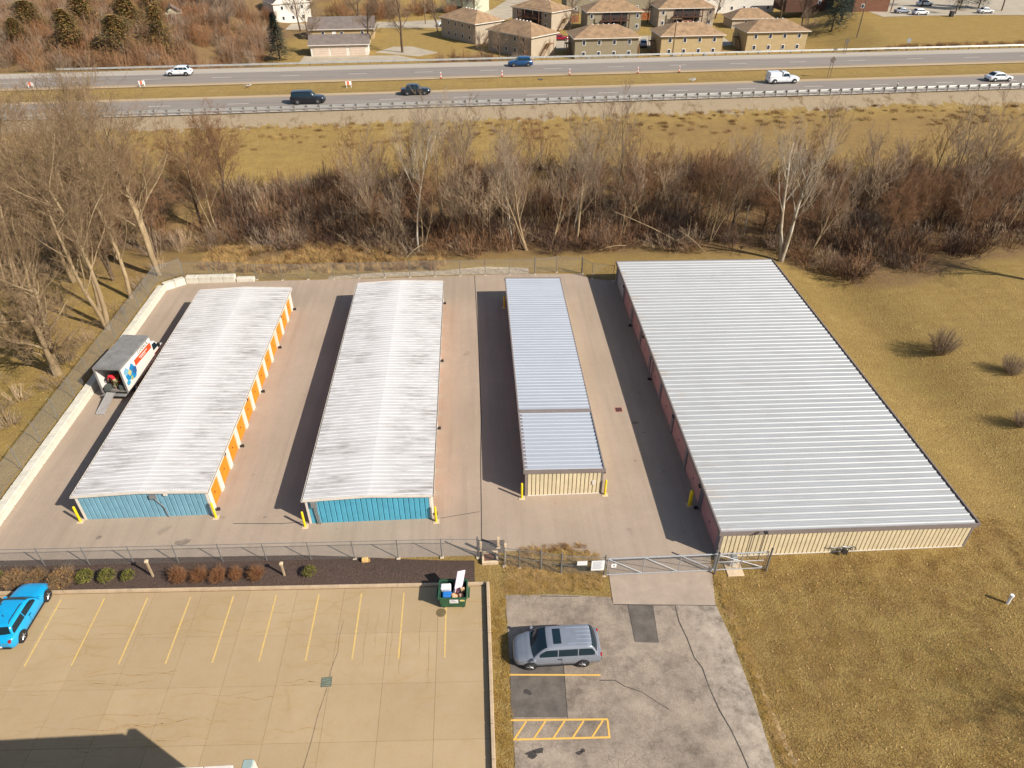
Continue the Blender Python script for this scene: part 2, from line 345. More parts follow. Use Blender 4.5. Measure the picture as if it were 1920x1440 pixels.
# kerbs
k1 = MB(); n = 24
kerb = thing('kerb', 'tan concrete kerb along the mulch bed and the right edge of the parking lot', 'kerb'); kerb['kind'] = 'structure'
for i in range(n):
    x0 = -46+i*(45.9/n); x1 = x0+45.9/n-.015; f_ = lambda x: 29.78-.0304*x+.04
    MB().poly([(x0,f_(x0),0),(x1,f_(x1),0),(x1,f_(x1)+.18,0),(x0,f_(x0)+.18,0),(x0,f_(x0)+.03,.15),(x1,f_(x1)+.03,.15),(x1,f_(x1)+.18,.16),(x0,f_(x0)+.18,.16)],
              [(0,3,2,1),(4,5,6,7),(0,1,5,4),(1,2,6,5),(2,3,7,6),(3,0,4,7)]).build('kerb_stone', M_kerb, kerb)
for i in range(10):
    y0 = 29.9-(i+1)*1.9; box('kerb_stone', M_kerb, kerb, -.07+.0*i, .15, y0, y0+1.885, 0, .34, .03)
# mulch bed
mu = NT('bark_mulch'); v = mu.coords('world'); a = mu.noise(v, 9, 4, .8, .3, .7); b = mu.noise(v, 1.2, 3, .6)
c = mu.mix(a, srgb(58, 46, 40), srgb(112, 92, 80)); c = mu.mix(mu.math('MULTIPLY', b, .5), c, srgb(86, 72, 64)); M_mulch = mu.done(c, .95, a, 1, .06, spec=.1)
gridm = MB(); yb = lambda x: 30.0-.0304*x
NX, NY = 110, 8
vs_ = [(-48+47.2*i/NX, yb(-48+47.2*i/NX)+(2.62-.75*sm(-14, -.8, -48+47.2*i/NX)*1)*j/NY, .06+.10*math.sin(math.pi*j/NY)+.03*mnoise.noise(Vector((i*.7, j*.9, 0)))) for j in range(NY+1) for i in range(NX+1)]
gridm.poly(vs_, [(j*(NX+1)+i, j*(NX+1)+i+1, (j+1)*(NX+1)+i+1, (j+1)*(NX+1)+i) for j in range(NY) for i in range(NX)])
tag(gridm.build('mulch_bed', M_mulch, smooth=True), 'dark bark mulch bed between the front fence and the parking lot', 'mulch bed', kind='structure')

# old asphalt drive on the right
drive = sheet('driveway', [(1.05, 4), (15.9, 4), (15.1, 14), (14.7, 17.4), (14.85, 21), (14.75, 25), (14.5, 27.45), (8.0, 27.9), (7.9, 28.45), (4.5, 28.85), (1.14, 28.98), (1.2, 24)], .02, M_old, 'weathered grey asphalt driveway with cracks and patches', 'driveway')
sheet('driveway_apron', [(8.0, 27.92), (14.47, 27.47), (14.98, 30.06), (8.1, 30.24)], .028, M_apron, 'smooth tan concrete apron leading to the sliding gate', 'apron')
MB().prism([(8.9, 27.82), (10.47, 27.66), (10.23, 25.01), (8.83, 25.16)], .015, .025).build('asphalt_patch', M_patch, drive)
MB().prism([(1.2, 24.4), (4.35, 24.3), (4.2, 20.66), (1.1, 20.83)], .015, .0245).build('asphalt_patch', M_patch, drive)
for pts, w in (([(11.9, 27.6), (11.85, 26.4), (12.05, 25.2), (12.15, 23.9), (12.45, 23.2), (12.5, 22), (12.7, 20.6), (13.0, 19.5), (13.2, 18.3), (13.4, 16.5)], .07), ([(6.3, 22.75), (7.2, 22.7), (7.7, 22.3), (8.6, 21.9), (9.4, 21.2), (9.9, 20.8)], .06),
               ([(8.9, 27.8), (8.85, 25.15), (10.25, 25.0), (10.47, 27.65)], .05), ([(8.0, 27.88), (10.5, 27.7), (12.5, 27.6), (14.48, 27.44)], .06), ([(4.36, 24.3), (4.2, 20.6)], .05), ([(3.4, 28.78), (5.9, 28.62)], .06), ([(8.0, 28.4), (8.1, 27.9)], .08)):
    MB().ribbon(pts, lambda u, w=w: w*(.6+.6*abs(math.sin(u*17+w*90))), .0262).build('sealed_crack', M_seal, drive)
SZ = [.0285]
def strip(a, b, w=.1): SZ[0] += .0004; MB().ribbon([a, b], w, SZ[0]).build('painted_line', M_yel2, drive)
strip((1.12, 23.38), (6.42, 23.07)); strip((1.04, 20.66), (6.4, 20.42), .11); strip((1.13, 19.58), (6.38, 19.42), .11); strip((6.38, 20.42), (6.33, 19.42), .11)
for i in range(5): x = 1.2+i*1.05; strip((x, 19.6-.03*i), (x+.72, 20.60-.047*(x-.3)))
for (cx_, cy_, r) in ((2.1, 22.25, .28), (2.1, 18.75, .35), (2.5, 18.9, .32), (4.6, 18.7, .2), (4.8, 18.8, .16)):
    k = 11; pts = [(cx_+r*random.uniform(.5, 1.3)*math.cos(q*6.283/k), cy_+.6*r*random.uniform(.5, 1.3)*math.sin(q*6.283/k)) for q in range(k)]
    MB().prism(pts, .018, .0278).build('oil_stain', M_oil, drive)

random.seed(9); tp = []
for i in range(130): y = 27.2-i*.13; tp.append((15.35+.018*(27-y)+.0028*(27-y)**2+random.uniform(-.06, .06), y))
mb = MB().ribbon(tp, lambda u: (.06+.5*min(1, u*1.8))*(.35+.65*abs(mnoise.noise(Vector((u*38, 0, 0))))+.3*abs(mnoise.noise(Vector((u*110, 3, 0))))), .012); tag(mb.build('gravel_track', simple('dusty_track', srgb(166, 140, 100), .95, .4, 2.5, 'world')), 'pale dusty strip beside the right edge of the driveway', 'gravel', kind='structure')

# ------------------------------------------------------------------ highway
def band(name, s0, s1, t0, t1, z, m, label=None, cat='road', parent=None, n=24, z2=None):
    mb = MB(); z2 = z if z2 is None else z2
    for i in range(n):
        a = s0+(s1-s0)*i/n; b = s0+(s1-s0)*(i+1)/n; p, q, r_, w = rd(a, t0), rd(b, t0), rd(b, t1), rd(a, t1)
        mb.face([(*p, z), (*q, z), (*r_, z2), (*w, z2)])
    me = mb.mesh(name, m); weld(me); o = link(name, me, parent)
    if label: tag(o, label, cat, kind='structure')
    return o
def road_mat(name, c0, c1):
    t = NT(name); v = t.coords('world'); a = t.noise(t.coords('world', (.04, 1.4, 1)), 1, 4, .6); f = t.noise(v, 7, 3, .7, .3, .7); b = t.noise(v, .3, 3)
    c = t.mix(a, c0, c1); c = t.mix(t.math('MULTIPLY', b, .3), c, c1); c = t.mix(t.math('MULTIPLY', f, .25), c, tuple(x*.6 for x in c0)); return t.done(c, .85, spec=.25)
M_rd = road_mat('highway_asphalt', srgb(124, 114, 104), srgb(142, 131, 120)); M_sh = road_mat('shoulder_concrete', srgb(158, 146, 130), srgb(176, 164, 148)); M_dirt = road_mat('sandy_verge', srgb(164, 140, 108), srgb(180, 156, 124))
S0, S1 = -230, 290
hw1 = band('highway', S0, S1, .75, 8.9, RZ, M_rd, 'grey near carriageway of the raised highway behind the thicket', 'road')
hw2 = band('highway', S0, S1, 19.4, 27.6, RZ, M_rd, 'grey far carriageway of the raised highway below the apartment houses', 'road')
band('shoulder', S0, S1, -.5, .75, RZ-.006, M_sh, 'pale shoulder strip under the near guard rail', 'shoulder')
band('shoulder', S0, S1, 8.9, 10.1, RZ-.006, M_dirt, 'sandy verge between the near carriageway and the median', 'shoulder')
band('shoulder', S0, S1, 18.0, 19.4, RZ-.006, M_dirt, 'sandy verge between the median and the far carriageway', 'shoulder')
band('shoulder', S0, S1, 27.6, 31.0, RZ-.006, M_sh, 'pale paved shoulder of the far carriageway', 'shoulder')
for i in range(-14, 22):
    a = -2.6+i*12.2; MB().ribbon([rd(a, 5.0), rd(a+3.4, 5.0)], .16, RZ+.006).build('lane_dash', M_white, hw1)
    a = 3.2+i*12.2; MB().ribbon([rd(a, 23.7), rd(a+3.4, 23.7)], .16, RZ+.006).build('lane_dash', M_white, hw2)
for tt, h_ in ((1.35, hw1), (8.6, hw1), (19.7, hw2), (27.3, hw2)):
    MB().ribbon([rd(S0, tt), rd(0, tt), rd(S1, tt)], .13, RZ+.006).build('edge_line', M_white if tt in (1.35, 27.3) else M_yel, h_)

# ------------------------------------------------------------------ storage buildings
def metal_roof(name, col, dirt, kdirt, rough, metal, ridges=(), rust=None):
    t = NT(name); v = t.coords('world')
    a = t.noise(t.coords('world', (.22, 2.4, 1)), 1.3, 5, .75, .44, .72); b = t.noise(v, .35, 4, .6); f = t.noise(t.coords('world', (.6, 9, 1)), 1.2, 3, .7, .42, .75)
    k = t.math('ADD', t.math('MULTIPLY', t.math('MULTIPLY', a, b), kdirt), t.math('MULTIPLY', f, kdirt*.45))
    if ridges:                                    # rain keeps the ridge clean
        sx = t.n('ShaderNodeSeparateXYZ'); t.l(v, sx.inputs[0]); d = None
        for r_ in ridges:
            q = t.math('ABSOLUTE', t.math('SUBTRACT', sx.outputs[0], r_)); d = q if d is None else t.math('MINIMUM', d, q)
        m = t.n('ShaderNodeMapRange', i_1=.2, i_2=2.2); t.l(d, m.inputs[0]); k = t.math('MULTIPLY', k, t.math('ADD', .15, t.math('MULTIPLY', m.outputs[0], .85)))
    c = t.mix(t.math('MINIMUM', k, .85), col, dirt)
    oi = t.n('ShaderNodeObjectInfo').outputs['Random']; c = t.mix(t.math('MULTIPLY', oi, .16), c, tuple(q*.7 for q in col))
    if rust is not None:                          # rust bleeding from the low eave
        sx = t.n('ShaderNodeSeparateXYZ'); t.l(v, sx.inputs[0]); m = t.n('ShaderNodeMapRange', i_1=rust+1.7, i_2=rust); t.l(sx.outputs[0], m.inputs[0])
        n_ = t.noise(t.coords('world', (.5, .9, 1)), .8, 4, .7, .5, .72); c = t.mix(t.math('MULTIPLY', t.math('MULTIPLY', m.outputs[0], n_), .55), c, srgb(150, 122, 82))
    return t.done(c, rough, metal=metal)
M_roofw = metal_roof('weathered_white_roof', srgb(194, 190, 186), srgb(108, 99, 91), 1.0, .65, 0, (-24.15, -8.12))
M_roofg = metal_roof('galvalume_roof', srgb(166, 166, 164), srgb(122, 116, 108), .4, .5, .1, (), 15.6)
M_roofb = metal_roof('bright_galvalume_roof', srgb(166, 169, 174), srgb(122, 126, 132), .3, .45, .1)
M_trimw = simple('white_trim', srgb(206, 196, 182), .6, .1, 2); M_trimg = simple('grey_brown_trim', srgb(122, 110, 104), .6, .1, 2)
M_blue1 = simple('faded_blue_panel', srgb(112, 156, 172), .55, .12, 1.2, rnd=.12); M_blue2 = simple('turquoise_panel', srgb(78, 156, 178), .5, .1, 1.2, rnd=.12)
M_tan = simple('tan_panel', srgb(206, 188, 152), .6, .1, 1.5, rnd=.12); M_groove = simple('panel_groove', srgb(96, 84, 66), .8, .15, 3); M_bgroove = simple('blue_panel_groove', srgb(34, 84, 108), .8, .15, 3)
M_or = simple('orange_door', srgb(216, 124, 22), .5, .1, 1.5, rnd=.12); M_mar = simple('maroon_door', srgb(172, 122, 120), .6, .12, 1.5, rnd=.1); M_greyw = simple('grey_wall', srgb(120, 112, 116), .7, .12, 1.5)
M_wallw = simple('cream_wall', srgb(214, 204, 188), .6, .1, 1.5); M_dark = simple('dark_fitting', srgb(46, 40, 38), .6, .2, 5); M_steel = simple('galvanised_steel', srgb(150, 152, 152), .45, .15, 4, metal=.5)
M_cream_d = simple('pale_door', srgb(170, 160, 160), .6, .1, 1.5)
def roof_panel(p, ribs, rw, rh, x0, z0, x1, z1, m, minor=()):
    prof = [(0, 0)]
    for r_, w_, h_ in sorted([(q, rw, rh) for q in ribs]+[(q, .03, .008) for q in minor]): prof += [(r_-w_, 0), (r_-w_*.45, h_), (r_+w_*.45, h_), (r_+w_, 0)]
    prof += [(p-.004, 0)]; mb = MB(); n = len(prof)
    vs = [(x0, y, z0+h) for y, h in prof]+[(x1, y, z1+h) for y, h in prof]
    mb.poly(vs, [(i, n+i, n+i+1, i+1) for i in range(n-1)])
    mb.poly([(x0,0,z0-.03),(x0,p-.004,z0-.03),(x1,p-.004,z1-.03),(x1,0,z1-.03)], [(0,1,2,3)])
    for e, xx, zz in ((0, x0, z0), (1, x1, z1)):
        pts = [(xx, 0, zz-.03)]+[(xx, y, zz+h) for y, h in prof]+[(xx, p-.004, zz-.03)]
        mb.face(pts if e else pts[::-1])
    return mb.mesh('roof_panel', m)
def door_mesh(w, h, m, k=10):
    """roll-up door curtain: k horizontal ribs, facing +x, spanning y"""
    mb = MB(); prof = []
    for i in range(k): z = h*i/k; prof += [(.0, z), (.022, z+h/k*.3), (.022, z+h/k*.7)]
    prof.append((0, h)); n = len(prof)
    mb.poly([(x, 0, z) for x, z in prof]+[(x, w, z) for x, z in prof], [(i, n+i, n+i+1, i+1) for i in range(n-1)])
    return mb.mesh('roll_up_door', m)
def wall_panels(root, x0, x1, y, zfun, pitch, m, zb=.03, proud=.035, g=.022, ch=.03):
    """ribbed cladding sheets on a wall that faces -y"""
    n = max(1, round((x1-x0)/pitch)); p = (x1-x0)/n
    for i in range(n):
        a = x0+i*p; b = a+p; za, zc = zfun(a), zfun(b)
        mb = MB(); mb.poly([(a+g,y,zb),(b-g,y,zb),(b-g,y,zc),(a+g,y,za),(a+g+ch,y-proud,zb),(b-g-ch,y-proud,zb),(b-g-ch,y-proud,zc),(a+g+ch,y-proud,za)],
                [(4,5,6,7),(0,4,7,3),(5,1,2,6),(3,7,6,2),(0,1,5,4)])
        mb.build('wall_panel', m, root)
def side_bays(root, x, y0, y1, zt, n, face, door_m, pil_m, pw, dh, alt=None):
    """doors between pillars on the wall at x; face=+1 looks to +x"""
    pitch = (y1-y0)/n; dw = pitch-pw; me = door_mesh(dw, dh, door_m); me2 = door_mesh(dw, dh, alt[1]) if alt else None
    o = box('door_header', pil_m, root, min(x, x-face*.16), max(x, x-face*.16), y0, y1, dh, zt)
    pm = MB().box(-.0, .14, 0, pw, .03, dh-.002).mesh('door_pillar', pil_m)
    for i in range(n+1):
        yy = y0+i*pitch-pw/2; yy = min(max(yy, y0), y1-pw)
        q = link('door_pillar', pm, root, (x, yy+(pw if face < 0 else 0), 0), 0 if face > 0 else math.pi)
        q.location.x = x-.14 if face > 0 else x+.14; q.location.y = yy if face > 0 else yy+pw
    for i in range(n):
        d = link('roll_up_door', me2 if (alt and i in alt[0]) else me, root)
        if face > 0: d.location = (x-.12, y0+i*pitch+pw/2, .03)
        else: d.location = (x+.12, y0+i*pitch+pw/2+dw, .03); d.rotation_euler = (0, 0, math.pi)
        hy = y0+(i+.5)*pitch; box('door_latch', M_dark, d, .022, .05, dw*.5-.08, dw*.5+.08, .9, .98)
def downspout(root, x, y, zt, m, face=1):
    o = MB().box(x, x+face*.09 if face > 0 else x, y-.05, y+.05, .25, zt) if face > 0 else MB().box(x-.09, x, y-.05, y+.05, .25, zt)
    d = o.build('downspout', m, root); mb = MB().box(min(x, x+face*.32), max(x, x+face*.32), y-.08, y+.08, .03, .24); mb.build('downspout_shoe', M_dark, d)
def wall_light(root, x, y, z, face): box('wall_light', M_dark, root, min(x, x+face*.22), max(x, x+face*.22), y-.14, y+.14, z-.14, z+.06)
def gable_store(name, label, X0, X1, Y0, Y1, ze, zr, bm, nb, pl, pr_):
    root = thing(name, label, 'storage building', (0, 0, 0)); xm = (X0+X1)/2; ov = .12
    zf = lambda x: (ze+(zr-ze)*(1-abs(x-xm)/(xm-X0)))-.06
    for y, nm in ((Y0, 'end_wall'), (Y1-.1, 'end_wall')):
        mb = MB(); ps = [(X0, 0.02), (X1, 0.02), (X1, ze-.07), (xm, zr-.07), (X0, ze-.07)]
        mb.poly([(x, y, z) for x, z in ps]+[(x, y+.1, z) for x, z in ps], [(0,1,2,3,4), (9,8,7,6,5)]+[(i, 5+i, 5+(i+1) % 5, (i+1) % 5) for i in range(5)])
        w = mb.build(nm, M_bgroove if y == Y0 else bm, root)
        if y == Y0:
            wall_panels(w, X0+.12, X1-.12, Y0-.002, zf, .37, bm, g=.018, ch=.03)
            for a, b in ((X0-.02, X0+.14), (X1-.14, X1+.02)): box('corner_trim', M_trimw, w, a, b, Y0-.06, Y0-.001, .03, ze-.08)
    side_bays(root, X0, Y0+.1, Y1-.1, ze-.05, nb, -1, M_or, M_wallw, pl, 2.0); side_bays(root, X1, Y0+.1, Y1-.1, ze-.05, nb, 1, M_or, M_wallw, pr_, 2.0)
    roof = MB().poly([(X0, Y0, ze-.045), (X1, Y0, ze-.045), (X1, Y1, ze-.045), (X0, Y1, ze-.045), (xm, Y0, zr-.05), (xm, Y1, zr-.05)], [(0,4,5,3), (4,1,2,5)]).build('roof', M_roofw, root)
    L = Y1-Y0+.24; n = round(L/.8); p = L/n
    ml = roof_panel(p, [p*.25, p*.75], .075, .045, X0-ov, ze-.02, xm-.001, zr-.012, M_roofw); mr = roof_panel(p, [p*.25, p*.75], .075, .045, xm+.001, zr-.012, X1+ov, ze-.02, M_roofw)
    for i in range(n):
        for me in (ml, mr): link('roof_panel', me, roof, (0, Y0-.12+i*p, random.uniform(-.003, .003)))
    for y0, y1 in ((Y0-.17, Y0-.122), (Y1+.122, Y1+.17)):
        mb = MB()
        for xa, za, xb, zb in ((X0-ov, ze, xm, zr), (xm, zr, X1+ov, ze)):
            mb.poly([(xa,y0,za-.17),(xb,y0,zb-.17),(xb,y0,zb+.035),(xa,y0,za+.035),(xa,y1,za-.17),(xb,y1,zb-.17),(xb,y1,zb+.035),(xa,y1,za+.035)], [(0,1,2,3),(5,4,7,6),(3,2,6,7),(4,5,1,0),(0,3,7,4),(1,5,6,2)])
        mb.build('rake_trim', M_trimw, roof)
    for xa, xb in ((X0-ov-.11, X0-ov-.004), (X1+ov+.004, X1+ov+.11)):
        mb = MB().box(xa, xb, Y0-.17, Y1+.17, ze-.17, ze-.155).box(xa, xa+.012, Y0-.17, Y1+.17, ze-.155, ze-.03).box(xb-.012, xb, Y0-.17, Y1+.17, ze-.155, ze-.03); mb.build('gutter', M_trimw, roof)
    return root
b1 = gable_store('storage_building', 'storage building with faded blue end wall and a row of orange doors', -28.7, -19.6, 37.2, 66.9, 2.45, 2.66, M_blue1, 12, .6, .55)
b2 = gable_store('storage_building', 'storage building with bright turquoise end wall and dirty white roof', -12.5, -3.75, 35.95, 67.5, 2.45, 2.66, M_blue2, 13, .6, .55)
for y in (37.6, 44.6, 52, 59.2, 66.6): downspout(b1, -19.6, y, 2.25, M_trimw)
for y in (36.3, 46, 56, 67): downspout(b2, -3.75, y, 2.25, M_trimw)
for y in (41.2, 48, 61.5): wall_light(b1, -19.58, y, 2.28, 1)
box('meter_box', M_steel, b1, -23.55, -23.1, 37.0, 37.16, 1.95, 2.3); MB().path([(-23.3, 37.08, 1.95), (-23.1, 37.08, 1.6), (-22.85, 37.08, 1.1), (-22.75, 37.08, .05)], .03).build('conduit', M_steel, b1)
box('wall_light', M_trimw, b1, -22.55, -22.3, 37.02, 37.16, 2.2, 2.38)
box('meter_box', M_steel, b2, -12.1, -11.7, 35.72, 35.9, 1.75, 2.3); 
for k in range(3): MB().path([(-11.98+k*.1, 35.82, 1.75), (-11.9+k*.1, 35.82, .05)], .035).build('conduit', M_steel, b2)

def shed_store(name, label, X0, X1, Y0, Y1, zl, zr, pitch, roof_m, nbl, pw, door_m, wall_m, dh, splits=(), alt=None, gutter=True):
    root = thing(name, label, 'storage building'); zf = lambda x: zl+(zr-zl)*(x-X0)/(X1-X0)
    for y in (Y0, Y1-.1):
        mb = MB(); ps = [(X0, .02), (X1, .02), (X1, zr-.06), (X0, zl-.06)]
        mb.poly([(x, y, z) for x, z in ps]+[(x, y+.1, z) for x, z in ps], [(0,1,2,3), (7,6,5,4)]+[(i, 4+i, 4+(i+1) % 4, (i+1) % 4) for i in range(4)])
        w = mb.build('end_wall', M_groove if y == Y0 else wall_m, root)
        if y == Y0:
            wall_panels(w, X0+.16, X1-.1, Y0-.002, lambda x: zf(x)-.2, .305, wall_m, proud=.04, g=.022, ch=.012); box('base_trim', M_trimw, w, X0+.16, X1-.1, Y0-.07, Y0-.045, .02, .1)
            for a, b in ((X0-.03, X0+.16), (X1-.1, X1+.03)): box('corner_trim', M_trimg, w, a, b, Y0-.065, Y0-.003, .03, zf(a)-.2)
    side_bays(root, X0, Y0+.1, Y1-.1, zl-.06, nbl, -1, door_m, M_greyw, pw, dh, alt)
    box('side_wall', wall_m, root, X1-.1, X1, Y0+.1, Y1-.1, .02, zr-.06)
    roof = MB().poly([(X0, Y0, zl-.06), (X1, Y0, zr-.06), (X1, Y1, zr-.06), (X0, Y1, zl-.06)], [(0,1,2,3)]).build('roof', roof_m, root)
    segs = []; ya = Y0-.06
    for yb_, dz in list(splits)+[(Y1+.06, 0)]: segs.append((ya, yb_, dz)); ya = yb_
    for si, (a, b, dz) in enumerate(segs):
        n = round((b-a)/pitch); p = (b-a)/n
        me = roof_panel(p, [p*.5], .10 if p > .5 else .085, .065 if p > .5 else .05, X0-.03, zl+dz, X1+.03, zr+dz, roof_m, (p*.1, p*.9) if p > .5 else ())
        for i in range(n): link('roof_panel', me, roof, (0, a+i*p, random.uniform(-.003, .003)))
        if si < len(segs)-1: MB().poly([(X0-.03, b-.12, zl+.1), (X1+.03, b-.12, zr+.1), (X1+.03, b+.12, zr+.1), (X0-.03, b+.12, zl+.1), (X0-.03, b-.14, zl-.02), (X1+.03, b-.14, zr-.02), (X1+.03, b+.14, zr-.02), (X0-.03, b+.14, zl-.02)], [(0,1,2,3), (4,5,1,0), (6,7,3,2)]).build('step_flashing', M_trimg, roof)
    for y0, y1 in ((Y0-.12, Y0-.065), (Y1+.065, Y1+.12)):
        MB().poly([(X0-.16,y0,zl-.3),(X1+.16,y0,zr-.3),(X1+.16,y0,zr+.07),(X0-.16,y0,zl+.07),(X0-.16,y1,zl-.3),(X1+.16,y1,zr-.3),(X1+.16,y1,zr+.07),(X0-.16,y1,zl+.07)], [(0,1,2,3),(5,4,7,6),(3,2,6,7),(4,5,1,0),(0,3,7,4),(1,5,6,2)]).build('rake_trim', M_trimg, roof)
    box('eave_trim', M_trimg, roof, X0-.14, X0-.035, Y0-.06, Y1+.06, zl-.24, zl+.08)
    if gutter: MB().box(X1+.034, X1+.34, Y0-.06, Y1+.06, zr-.26, zr-.245).box(X1+.24, X1+.34, Y0-.06, Y1+.06, zr-.245, zr+.02).box(X1+.034, X1+.05, Y0-.06, Y1+.06, zr-.245, zr-.05).build('gutter', M_trimg, roof)
    else: box('eave_trim', M_trimg, roof, X1+.035, X1+.12, Y0-.06, Y1+.06, zr-.2, zr+.02)
    return root
b3 = shed_store('storage_building', 'narrow storage building with tan end wall and bright ribbed silver roof', 3.05, 8.75, 37.85, 67.5, 2.62, 2.48, .43, M_roofb, 12, .35, M_mar, M_tan, 2.1, splits=((44.7, -.07),), gutter=False)
b4 = shed_store('storage_building', 'widest storage building with long tan end wall and ribbed pale grey metal roof', 15.6, 32.95, 31.35, 71.0, 2.5, 2.3, .6, M_roofg, 9, .45, M_mar, M_tan, 2.05, alt=((8,), M_cream_d))
for y in (36, 44, 56, 66): wall_light(b4, 15.58, y, 2.2, -1)
box('wall_sign', M_trimw, b3, 8.0, 8.25, 37.74, 37.8, 1.0, 1.35); wall_light(b3, 8.75, 38.0, 2.1, 1)
for y in (35.85, 52, 61.4): downspout(b4, 15.6, y, 2.2, M_greyw, -1)
gm_ = thing('gas_meter', 'dark gas meter with looping pipes against the wide tan end wall', 'gas meter', (24.3, 31.0, 0))
MB().tube((-.02, -.12, .45), (-.02, .12, .45), .22, .22, 14).build('meter_body', M_dark, gm_); MB().path([(-.25, 0, 0), (-.25, 0, .75), (-1.0, .1, .78), (-1.0, .25, .78)], .03).build('inlet_pipe', M_steel, gm_)
MB().path([(.25, 0, 0), (.25, 0, .7), (.55, 0, .85), (.8, .1, .6), (.95, .2, .25)], .03).build('outlet_pipe', M_dark, gm_); MB().path([(-.5, -.05, .8), (-.35, -.1, 1.05), (.0, -.1, .95), (.35, -.1, 1.0), (.5, -.05, .6)], .03).build('loop_pipe', M_steel, gm_)

M_sign = simple('sign_white', srgb(226, 224, 220), .5, .05, 3)
M_pane = glass('house_pane', (.03, .035, .045))
wfm = MB().box(-.55, .55, -.05, .02, -.7, .7).mesh('window', M_sign); wpm = MB().box(-.42, .42, -.075, -.052, -.57, .57).mesh('pane', M_pane)
def window(parent, x, y, z, rz=0, sc=.8): w = link('window', wfm, parent, (x, y, z), rz, (sc, 1, sc)); link('pane', wpm, w); return w
# the office building whose roof edge shows at the bottom of the picture
ob = thing('office_building', 'building at the bottom left edge with a white roof edge and grey-green corner pier', 'building', (-9.75, 14.9, 0))
M_ob = simple('office_wall', srgb(180, 168, 150), .8, .1, 1); M_grn = simple('grey_green_metal', srgb(140, 156, 148), .5, .1, 2); M_obr = simple('office_roof', srgb(90, 92, 100), .8, .15, 1)
box('wall', M_ob, ob, -50, -.15, -14, -.15, 0, 7.6); box('roof', M_obr, ob, -49.9, -.75, -13.9, -.4, 7.6, 7.9)
for i in range(40): box('parapet_coping', M_trimw, ob, -.85-1.2*(i+1)+.02, -.85-1.2*i-.02, -.4, -.0, 7.6, 8.32, .02)
box('corner_pier', M_grn, ob, -.4, .02, -.5, .05, 0, 8.6, .03); box('pier_face', M_trimw, ob, .022, .06, -.45, .0, 7.2, 8.55)
for k_ in range(6): window(ob, -5-6*k_, -.13, 2.2, R(180), 1.6)
# bollards
M_byel = simple('bollard_yellow', srgb(226, 190, 20), .5, .12, 3); M_pad = simple('bollard_pad', srgb(196, 172, 140), .9, .15, 3)
bm_ = MB()
def bollard_meshes():
    k = 12; prof = [(.085, 0), (.085, 1.4), (.075, 1.46), (.045, 1.5), (.0, 1.51)]; mb = MB(); n = len(prof)
    vs = [(r_*math.cos(6.2832*i/k), r_*math.sin(6.2832*i/k), z) for r_, z in prof for i in range(k)]
    mb.poly(vs, [(j*k+i, j*k+(i+1) % k, (j+1)*k+(i+1) % k, (j+1)*k+i) for j in range(n-1) for i in range(k)])
    return mb.mesh('post', M_byel, True, 40), MB().bev(-.22, .22, -.22, .22, 0, .03, .012).mesh('pad', M_pad)
bpm, bpd = bollard_meshes()
for x, y, lb in ((-28.98, 37.0, 'yellow bollard at the left corner of the faded blue end wall'), (-19.38, 36.85, 'yellow bollard at the right corner of the faded blue end wall, by the orange doors'), (-12.8, 35.62, 'yellow bollard at the left corner of the turquoise end wall'),
                 (-3.5, 35.6, 'yellow bollard at the right corner of the turquoise end wall'), (2.78, 37.62, 'yellow bollard at the left corner of the narrow tan end wall'), (9.0, 37.62, 'yellow bollard at the right corner of the narrow tan end wall'),
                 (15.05, 36.2, 'yellow bollard on a pale concrete pad in the shade of the widest building'), (2.78, 65.8, 'yellow bollard at the far left corner of the narrow silver-roofed building')):
    b = thing('bollard', lb, 'bollard', (x, y, .03), 0, 'yellow bollards guarding the building corners'); link('post', bpm, b, (0, 0, 0)); link('pad', bpd, b)
    if x > 15: b.children[1].scale = (1.7, 1.5, 1)

# ------------------------------------------------------------------ block wall
M_block = simple('pale_block', srgb(198, 190, 172), .9, .16, 1.3, rnd=.15)
bw = thing('block_wall', 'low pale concrete block wall around the far left corner of the yard', 'wall')
def blocks(a, b, ln, h, w=.62, z=0):
    a = Vector((*a, 0)); b = Vector((*b, 0)); L = (b-a).length; n = max(1, round(L/ln)); p = L/n; an = math.atan2(b.y-a.y, b.x-a.x)
    me = MB().bev(.012, p-.012, -w/2, w/2, 0, h, .045).mesh('block', M_block)
    for i in range(n):
        q = a+(b-a)*(i/n); o = link('block', me, bw, (q.x, q.y, z+random.uniform(-.015, .01)), an+random.uniform(-.006, .006))
blocks((-34.85, 30), (-34.8, 71.6), 1.5, .78, .7); blocks((-34.75, 71.9), (-32.9, 73.35), 1.2, .78, .7); blocks((-32.75, 73.55), (-27.3, 73.6), 1.4, .8, .7); blocks((-27.2, 73.6), (-25.2, 73.6), 2, .42, .66)

